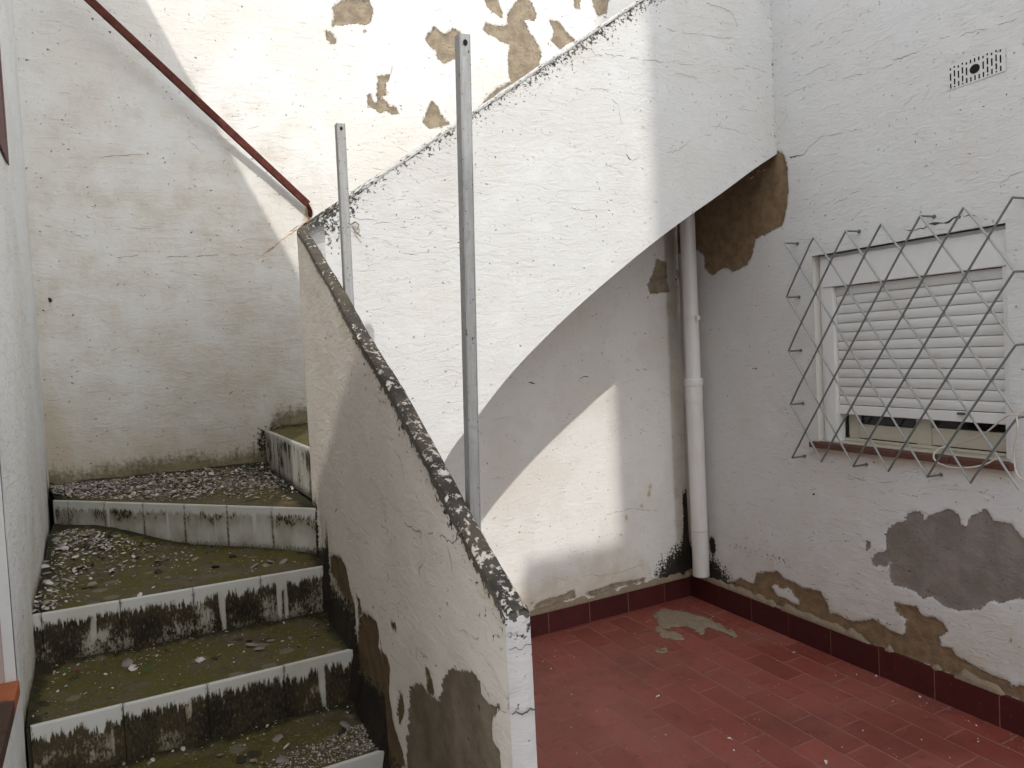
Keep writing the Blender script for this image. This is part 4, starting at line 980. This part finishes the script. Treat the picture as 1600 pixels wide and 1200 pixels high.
# grit on the outer corner of the fourth tread
spots = []
q, z = QUADS[3]; q = [np.array(p) for p in q]
for _ in range(1500):
    u, v = 1 - abs(rng.normal(0, .22)), rng.uniform(.02, .6)
    if u > .99 or u < .2 or v > .55 * u + .05: continue
    p = quad_pt(q, u, v); spots.append((p[0], p[1], z + rng.uniform(.001, .004), rng.uniform(.0018, .0045), rng.choice([0, 1, 2, 4], p=[.3, .25, .2, .25])))
chips('gravel', spots, 'fine pale grit on the lowest visible tread', 5)
# specks on the red floor
spots = []
for _ in range(420):
    a, bq = rng.uniform(.05, 3.2), rng.uniform(.03, 1.9)
    if rng.uniform() < .35: bq = .02 + abs(rng.normal(0, .08))
    p = yard(a, bq); spots.append((p[0], p[1], .0025, min(.010, .0016 * (1 + rng.exponential(.8))), rng.choice([0, 2, 4], p=[.65, .2, .15])))
chips('paint_flakes', spots, 'tiny white paint flakes strewn over the red tiled floor', 6)

# a few larger scraps
def scrap(name, px, z, size, mat, label, cat, group=None, seed=0, el=.6):
    r = random.Random(seed); P = on_level(px[0], px[1], z); n = 7; bm = bmesh.new(); an = r.uniform(0, 6)
    ring = []
    for i in range(n):
        t = 2 * math.pi * i / n; rad = size * r.uniform(.45, 1.05); x, y = rad * math.cos(t), rad * el * math.sin(t)
        ring.append(bm.verts.new((x * math.cos(an) - y * math.sin(an), x * math.sin(an) + y * math.cos(an), r.uniform(.002, .012))))
    c1 = bm.verts.new((0, 0, r.uniform(.004, .012)))
    for i in range(n): bm.faces.new((c1, ring[i], ring[(i + 1) % n]))
    geo = bmesh.ops.extrude_face_region(bm, geom=list(bm.faces)); bmesh.ops.translate(bm, verts=[v for v in geo['geom'] if isinstance(v, bmesh.types.BMVert)], vec=(0, 0, .0012))
    bmesh.ops.recalc_face_normals(bm, faces=bm.faces)
    me = bpy.data.meshes.new(name); bm.to_mesh(me); bm.free(); me.materials.append(mat); o = link(bpy.data.objects.new(name, me)); o.location = Vector(P) + Vector((0, 0, .0015))
    tag(o, label, cat, group)
PAP = flat_mat('paper_white', (.68, .68, .70), .8, var=.1); LEAF = flat_mat('dry_leaf', (.03, .022, .015), .8, var=.4); GLEAF = flat_mat('green_leaf', (.03, .10, .03), .6, var=.3); RBIT = flat_mat('red_scrap', (.16, .02, .015), .7)
scrap('paper_scrap', (1028, 1091), 0, .016, PAP, 'white torn scrap in the middle of the red floor', 'scrap', 'scraps on the red floor', 1)
scrap('paper_scrap', (1140, 1157), 0, .012, PAP, 'small white scrap in front of the central floor scrap, towards bottom right', 'scrap', 'scraps on the red floor', 2, .4)
scrap('paper_scrap', (1291, 1194), 0, .020, PAP, 'white scrap at the very bottom edge of the red floor', 'scrap', 'scraps on the red floor', 3, .4)
scrap('dry_leaf', (834, 1084), 0, .020, LEAF, 'dark curled leaf on red floor against the parapet end', 'leaf', None, 4, .5)
scrap('green_leaf', (231, 1050), .822, .014, GLEAF, 'small green leaf fragment on a mossy tread', 'leaf', None, 5, .5)
scrap('red_scrap', (122, 1053), .824, .010, RBIT, 'small dark red scrap lying on a mossy tread by the left wall', 'scrap', None, 6, .7)

# ------------------------------------------------------------------ posts on the parapet
def post(base_px, top_px, label, thick):
    off = THK + .0135 * thick + .001                              # screwed to the yard face, just below the coping
    W = Wall(LP.P + LPX * off, LP.d); base_s = W.st(*base_px)[0]; root_p = W.P + W.d * base_s; base_z = float(low_top(base_s)) - .14
    root = empty('metal_post', (root_p[0], root_p[1], base_z)); tag(root, label, 'post', 'metal posts on the sloping parapet')
    ta, tz_ = W.st(*top_px)
    top = W.pt(ta, tz_); bot = np.array([root_p[0], root_p[1], base_z]); ax = top - bot; L = np.linalg.norm(ax); ax /= L
    ex = LPX - ax * (LPX @ ax); ex /= np.linalg.norm(ex); ey = np.cross(ax, ex); wx, wy, th = .0125 * thick, .015 * thick, .0018
    # open-topped square tube: four walls
    b = MB(); m = bot + ax * L / 2
    b.box(m + ex * (wx - th / 2), ex, ey, ax, th / 2, wy, L / 2).box(m - ex * (wx - th / 2), ex, ey, ax, th / 2, wy, L / 2)
    b.box(m + ey * (wy - th / 2), ex, ey, ax, wx - th - .0002, th / 2, L / 2 - .001).box(m - ey * (wy - th / 2), ex, ey, ax, wx - th - .0002, th / 2, L / 2 - .001)
    adopt(b.build('tube', M['post'], bevel=.0005), root)
    fy = -ey if (-ey) @ (EYE - m) > 0 else ey                     # face towards the viewer
    h = MB(); c = top - ax * .016 + fy * (wy + .0006); ring = [c + ex * .0042 * math.cos(t) + ax * .0055 * math.sin(t) for t in np.linspace(0, 2 * math.pi, 13)[:-1]]
    h.prism(ring, fy * .0006); adopt(h.build('bolt_hole', M['dark']), root)
    return root
post((736, 790), (722.5, 55), 'tall grey metal post standing on the lower part of the sloping parapet', .82)
post((544, 460), (531, 194), 'short grey metal post with dark specks near the top of the parapet', 1.)
# rusty wire knot beside the short post
wk = MB(); kp = lambda x, y, o: FW.pt(*FW.st(x, y), o)
wk.tube([kp(546, 352, .01), kp(552, 348, .022), kp(558, 352, .02), kp(556, 360, .02), kp(549, 358, .016), kp(552, 362, .02), kp(560, 371, .028)], .0032, 6)
tag(wk.build('wire_knot', flat_mat('rusty_wire', (.26, .19, .12), .7, var=.3, scale=60), smooth=True), 'small rusty wire knot on the wall beside the short post', 'wire')

# ------------------------------------------------------------------ iron bar on the rear wall
W1 = Wall(BW.P + BW.out * .055, BW.d)
a0_, z0_ = W1.st(481, 319); Pb0 = W1.pt(a0_, z0_)
W2 = Wall(BW.P + BW.out * .14, BW.d); a1_, z1_ = W2.st(140, 0); Pb1 = W2.pt(a1_, z1_)
ax = (Pb1 - Pb0); ax /= np.linalg.norm(ax); Pend = Pb0 + ax * 1.45; ex = np.cross(ax, BW.out); ex /= np.linalg.norm(ex); ey = np.cross(ax, ex)
rail = empty('iron_bar', Pb0); tag(rail, 'rust red iron bar sloping down across the rear wall above the steps', 'rail')
b = MB(); L = np.linalg.norm(Pend - Pb0); b.box((Pb0 + Pend) / 2, ax, ex, ey, L / 2, .0155, .011); adopt(b.build('bar', M['rail'], bevel=.002), rail)
b = MB(); b.tube([Pb0 + ax * .012 - BW.out * .0, BW.pt(*BW.st(484, 330), .012), BW.pt(*BW.st(485, 338), -.01)], .011, 8); adopt(b.build('bracket', M['rail'], smooth=True), rail)

# ------------------------------------------------------------------ drainpipe in the corner
pc = C0 + RW.d * .200 + BW.d * .072; pipe = empty('drainpipe', (pc[0], pc[1], .0)); tag(pipe, 'white plastic drainpipe standing in the far corner of the yard', 'pipe')
PR = .0465; zb = .190
def pz(z): return np.array([pc[0], pc[1], z])
def pz2(z): return pz(z) + RW.d * .0
b = MB(); b.tube([pz(1.30), pz(1.5), pz(2.3), pz(2.75)], PR, 28); adopt(b.build('upper_pipe', M['white_pvc'], smooth=True), pipe)
b = MB(); b.tube([pz(zb), pz(zb + .005), pz(.9), pz(1.31)], [PR + .003, PR + .005, PR + .005, PR + .005], 28); adopt(b.build('lower_pipe', M['white_pvc'], smooth=True), pipe)
b = MB(); b.tube([pz(1.385), pz(1.392), pz(1.43), pz(1.436)], [PR + .008, PR + .012, PR + .012, PR + .008], 28); b.tube([pz(1.30), pz(1.385)], PR + .0068, 28); adopt(b.build('collar', M['white_pvc'], smooth=True), pipe)
b = MB(); b.tube([pz(.475), pz(.483)], PR + .008, 28); adopt(b.build('joint_ring', M['cable'], smooth=True), pipe)
b = MB(); b.tube([pz(1.80), pz(1.825)], PR + .003, 28); b.box(pz(1.81) + RW.d * (PR + .012), RW.d, BW.d, (0, 0, 1), .012, .010, .014); b.box(pz(1.81) - BW.d * (PR + .010), RW.d, BW.d, (0, 0, 1), .006, .015, .010)
adopt(b.build('bracket', M['white_pvc'], smooth=True), pipe)

# ------------------------------------------------------------------ window with roller shutter
win = empty('window', RW.pt(1.62, 1.10, -.05)); tag(win, 'window in the right wall with its white roller shutter nearly closed', 'window')
def wpart(name, mat, boxes, bevel=.002, root=None):
    b = MB()
    for q in boxes: b.wbox(RW, *q)
    o = b.build(name, mat, bevel=bevel); return adopt(o, root or win)
wpart('shutter_box', M['frame'], [(1.150, 2.112, 1.906, 2.052, -.095, -.028)], .004)
wpart('frame', M['frame'], [(1.150, 1.216, 1.118, 1.904, -.095, -.032), (2.080, 2.112, 1.118, 1.904, -.095, -.032)], .003)
wpart('frame_trim', M['frame'], [(1.122, 1.149, 1.12, 2.07, -.10, -.050), (2.1125, 2.117, 1.12, 2.07, -.10, -.05), (1.149, 2.1125, 2.053, 2.071, -.10, -.050)], .002)
# slats: convex profile, one object each, sharing a mesh
NS = 13; zs0, zs1 = 1.306, 1.9035; ph = (zs1 - zs0) / NS
bm = bmesh.new(); pr = [(-.016, 0.), (-.0155, .0018), (-.0048, .0022), (-.0016, ph * .25), (0., ph * .52), (-.0010, ph * .75), (-.0036, ph * .955), (-.014, ph * .96), (-.016, ph)]
rw = [[bm.verts.new(Vector(RW.pt(aa, zz, oo) - RW.pt(1.648, 0, 0))) for oo, zz in pr] for aa in (1.2200, 2.0760)]
for i in range(len(pr) - 1): bm.faces.new((rw[0][i], rw[1][i], rw[1][i + 1], rw[0][i + 1]))
bm.faces.new(rw[0]); bm.faces.new(rw[1][::-1]); bmesh.ops.recalc_face_normals(bm, faces=bm.faces)
sme = bpy.data.meshes.new('slat'); bm.to_mesh(sme); bm.free(); sme.materials.append(M['shutter']); sme.polygons.foreach_set('use_smooth', np.ones(len(sme.polygons), bool)); sme.set_sharp_from_angle(angle=math.radians(50))
for k in range(NS):
    o = link(bpy.data.objects.new('slat', sme)); o.location = Vector(RW.pt(1.648, zs0 + ph * k, -.055 + random.uniform(-.0006, .0006))); o.rotation_euler = (0, random.uniform(-.0012, .0012), 0); adopt(o, win)
wpart('bottom_bar', M['frame'], [(1.2175, 2.0785, 1.258, 1.304, -.078, -.054)], .004)
wpart('latch', M['rustpin'], [(1.865, 1.895, 1.290, 1.300, -.054, -.038)], .001)
wpart('sash', M['sash'], [(1.225, 1.285, 1.125, 1.40, -.150, -.110), (1.285, 1.62, 1.135, 1.205, -.150, -.112), (1.615, 1.69, 1.125, 1.40, -.140, -.105), (1.69, 2.075, 1.135, 1.215, -.150, -.112), (1.218, 2.08, 1.120, 1.133, -.10, -.085)], .002)
gl = NT('window_glass'); M['glass'] = gl.out((.012, .013, .014), .08, None, 0, .6)
wpart('pane', M['glass'], [(1.285, 1.615, 1.20, 1.5, -.136, -.130)], 0); wpart('pane', M['glass'], [(1.69, 2.075, 1.21, 1.5, -.136, -.130)], 0)
b = MB(); b.wbox(RW, 1.118, 2.119, 1.101, 2.073, -.335, -.29); adopt(b.build('dark_interior', M['dark']), win)
# sill of clay tiles
for k in range(4):
    a0 = 1.086 + k * .262; b = MB(); b.wbox(RW, a0 + .001, a0 + .260, 1.082 + .0, 1.112, -.10, .030 + random.uniform(-.002, .002)); adopt(b.build('sill_tile', M['sill'], bevel=.005), win)
wpart('sill_mortar', M['sash'], [(1.12, 2.117, 1.1125, 1.119, -.11, -.012)], .002)

# ------------------------------------------------------------------ diamond grille in front of the window
gr = empty('window_grille', RW.pt(1.61, 1.03, .09)); tag(gr, 'grey steel diamond grille fixed in front of the shuttered window', 'grille')
G0, G1, H0, H1 = 1.028, 2.205, 1.026, 2.152; NX, NZ = 6, 4; dx = (G1 - G0) / NX; dzz = (H1 - H0) / NZ; OG = .09; RR = .0047
def gp(i, j, o=OG): return RW.pt(G0 + dx * i, H0 + dzz * j, o)
def rod(p, q, o, dirn):
    # slightly wavy hand-bent rod
    n = 9; pts = []
    for t in np.linspace(0, 1, n):
        v = np.array(p) * (1 - t) + np.array(q) * t; pts.append(RW.pt(G0 + dx * v[0], H0 + dzz * v[1], o + random.uniform(-.0008, .0008)) + RW.d * random.uniform(-.0008, .0008))
    pts[0] = RW.pt(G0 + dx * p[0], H0 + dzz * p[1], OG); pts[-1] = RW.pt(G0 + dx * q[0], H0 + dzz * q[1], OG)
    b = MB(); b.tube(pts, RR, 8); adopt(b.build('bar', M['steel'] if dirn > 0 else M['steel_lit'], smooth=True), gr)
for c in range(-NZ, NX + 1):                                      # rising rods start on left edge or bottom
    i0, j0 = (0, -c) if c < 0 else (c, 0); n = min(NX - i0, NZ - j0)
    if n > 0: rod((i0, j0), (i0 + n, j0 + n), OG + .005, 1)
for c in range(0, NX + NZ + 1):                                   # falling rods start on left edge or top
    i0, j0 = (0, c) if c <= NZ else (c - NZ, NZ); n = min(NX - i0, j0)
    if n > 0: rod((i0, j0), (i0 + n, j0 - n), OG - .005, -1)
pins = [(0, j) for j in range(NZ + 1)] + [(NX, j) for j in range(NZ + 1)] + [(i, NZ) for i in (2, 4)] + [(i, 0) for i in (2, 4)]
for i, j in pins:
    if (i, j) == (NX, 0): continue
    b = MB(); b.tube([gp(i, j), gp(i, j, .04), gp(i, j, -.02)], RR * 1.0, 8); b.tube([gp(i, j, .004), gp(i, j, -.004)], RR * 1.9, 8)
    adopt(b.build('fixing_pin', M['steel'], smooth=True), gr)
# cable hanging on the grille
def gq(x, y, o): return RW.pt(*RW.st(x, y, o), o)
def smooth_path(P, n=7):
    P = [np.asarray(p) for p in P]; out = []
    for i in range(len(P) - 1):
        p0, p1, p2, p3 = P[max(i - 1, 0)], P[i], P[i + 1], P[min(i + 2, len(P) - 1)]
        for k in range(n):
            t = k / n; out.append(.5 * (2 * p1 + (p2 - p0) * t + (2 * p0 - 5 * p1 + 4 * p2 - p3) * t * t + (3 * p1 - p0 - 3 * p2 + p3) * t ** 3))
    out.append(P[-1]); return out
cb = MB()
cb.tube(smooth_path([gq(1605, 640, .10), gq(1592, 648, .10), gq(1578, 648, .10), gq(1562, 658, .08), gq(1540, 676, .05), gq(1515, 688, .0), gq(1492, 694, -.04), gq(1470, 700, -.02), gq(1459, 711, .04), gq(1464, 722, .06), gq(1485, 730, .07), gq(1510, 731, .07), gq(1538, 726, .06), gq(1556, 716, .05), gq(1556, 712, .03)]), .0036, 7)
tag(cb.build('cable', M['cable'], smooth=True), 'pale thin cable looping over the window sill through the grille', 'cable')
cb = MB(); cb.tube(smooth_path([gq(1588, 650, .105), gq(1590, 672, .10), gq(1584, 705, .07), gq(1586, 730, .06), gq(1592, 745, .06), gq(1606, 750, .06), gq(1625, 740, .06), gq(1640, 700, .06)]), .0034, 7)
tag(cb.build('cable', M['cable'], smooth=True), 'pale cable hanging from the right end of the grille', 'cable')

# ------------------------------------------------------------------ ventilation cover
vent = empty('vent_cover', RW.pt(2.01, 2.67)); tag(vent, 'white slotted ventilation cover with a round hole, above the window', 'vent')
va0, va1, vz0, vz1 = 1.885, 2.135, 2.662, 2.764; VO = .0030
holes = []
NC = 13; cw = (2.124 - 1.896) / NC
for c in range(NC):
    x0 = 1.896 + cw * (c + .5) - .0032; x1 = x0 + .0064
    ranges = [(2.748, 2.756), (2.712, 2.738), (2.680, 2.704), (2.668, 2.674)] if c % 2 else [(2.742, 2.752), (2.700, 2.730), (2.668, 2.688)]
    for z0, z1 in ranges:
        if 4 <= c <= 8 and z0 < 2.738 and z1 > 2.690: 
            if c in (5, 6, 7): z0_, z1_ = (max(z0, 2.740), z1) if z1 > 2.74 else (z0, min(z1, 2.686))
            else: z0_, z1_ = z0, z1
            if z1_ - z0_ < .004: continue
            holes.append((x0, x1, z0_, z1_))
        else: holes.append((x0, x1, z0, z1))
for c in (5, 6, 7):
    x0 = 1.896 + cw * (c + .5) - .0032; holes += [(x0, x0 + .0064, 2.741, 2.756), (x0, x0 + .0064, 2.668, 2.684)]
holes = sorted(set(holes))
al = sorted({va0, va1} | {round(h[0], 5) for h in holes} | {round(h[1], 5) for h in holes}); zl = sorted({vz0, vz1} | {round(h[2], 5) for h in holes} | {round(h[3], 5) for h in holes})
A_, Z_ = np.meshgrid(al, zl, indexing='ij'); ca = (A_[:-1, :-1] + A_[1:, 1:]) / 2; cz = (Z_[:-1, :-1] + Z_[1:, 1:]) / 2; dr = np.zeros(ca.shape, bool)
for h in holes: dr |= (ca > h[0]) & (ca < h[1]) & (cz > h[2]) & (cz < h[3])
atv = {k: np.zeros(A_.shape) for k in ('mold', 'olive', 'rust', 'lichen', 'warm')}; atv['peel'] = atv['cement'] = np.full(A_.shape, .12)
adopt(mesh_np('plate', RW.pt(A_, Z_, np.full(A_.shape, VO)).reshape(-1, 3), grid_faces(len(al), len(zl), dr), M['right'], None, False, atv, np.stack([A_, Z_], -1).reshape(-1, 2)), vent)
b = MB(); b.wbox(RW, VENT[0] - .004, VENT[1] + .004, VENT[2] - .004, VENT[3] + .004, -.028, -.012); adopt(b.build('dark_backing', M['dark']), vent)
b = MB(); b.prism([RW.pt(2.010 + .0215 * math.cos(t), 2.713 + .0185 * math.sin(t), VO + .0004) for t in np.linspace(0, 2 * math.pi, 25)[:-1]], RW.out * .0008); adopt(b.build('round_hole', M['dark']), vent)

# ------------------------------------------------------------------ neighbouring house across the yard (behind the viewer, it shades the yard)
hs_ = empty('house', (0, -4.0, 0)); tag(hs_, 'plain rendered house across the yard with a stepped roofline', 'house')
prof = [(-3.2, -.05), (4.0, -.05), (4.0, 11.5), (1.588, 11.5), (1.588, 7.06), (.95, 6.80), (.85, 6.05), (.52, 6.08), (.2, 6.26), (-3.2, 6.42)]
b = MB(); b.prism([np.array([x, -4.0, z]) for x, z in prof], (.5535, -5, 0)); adopt(b.build('wall', M['house']), hs_)
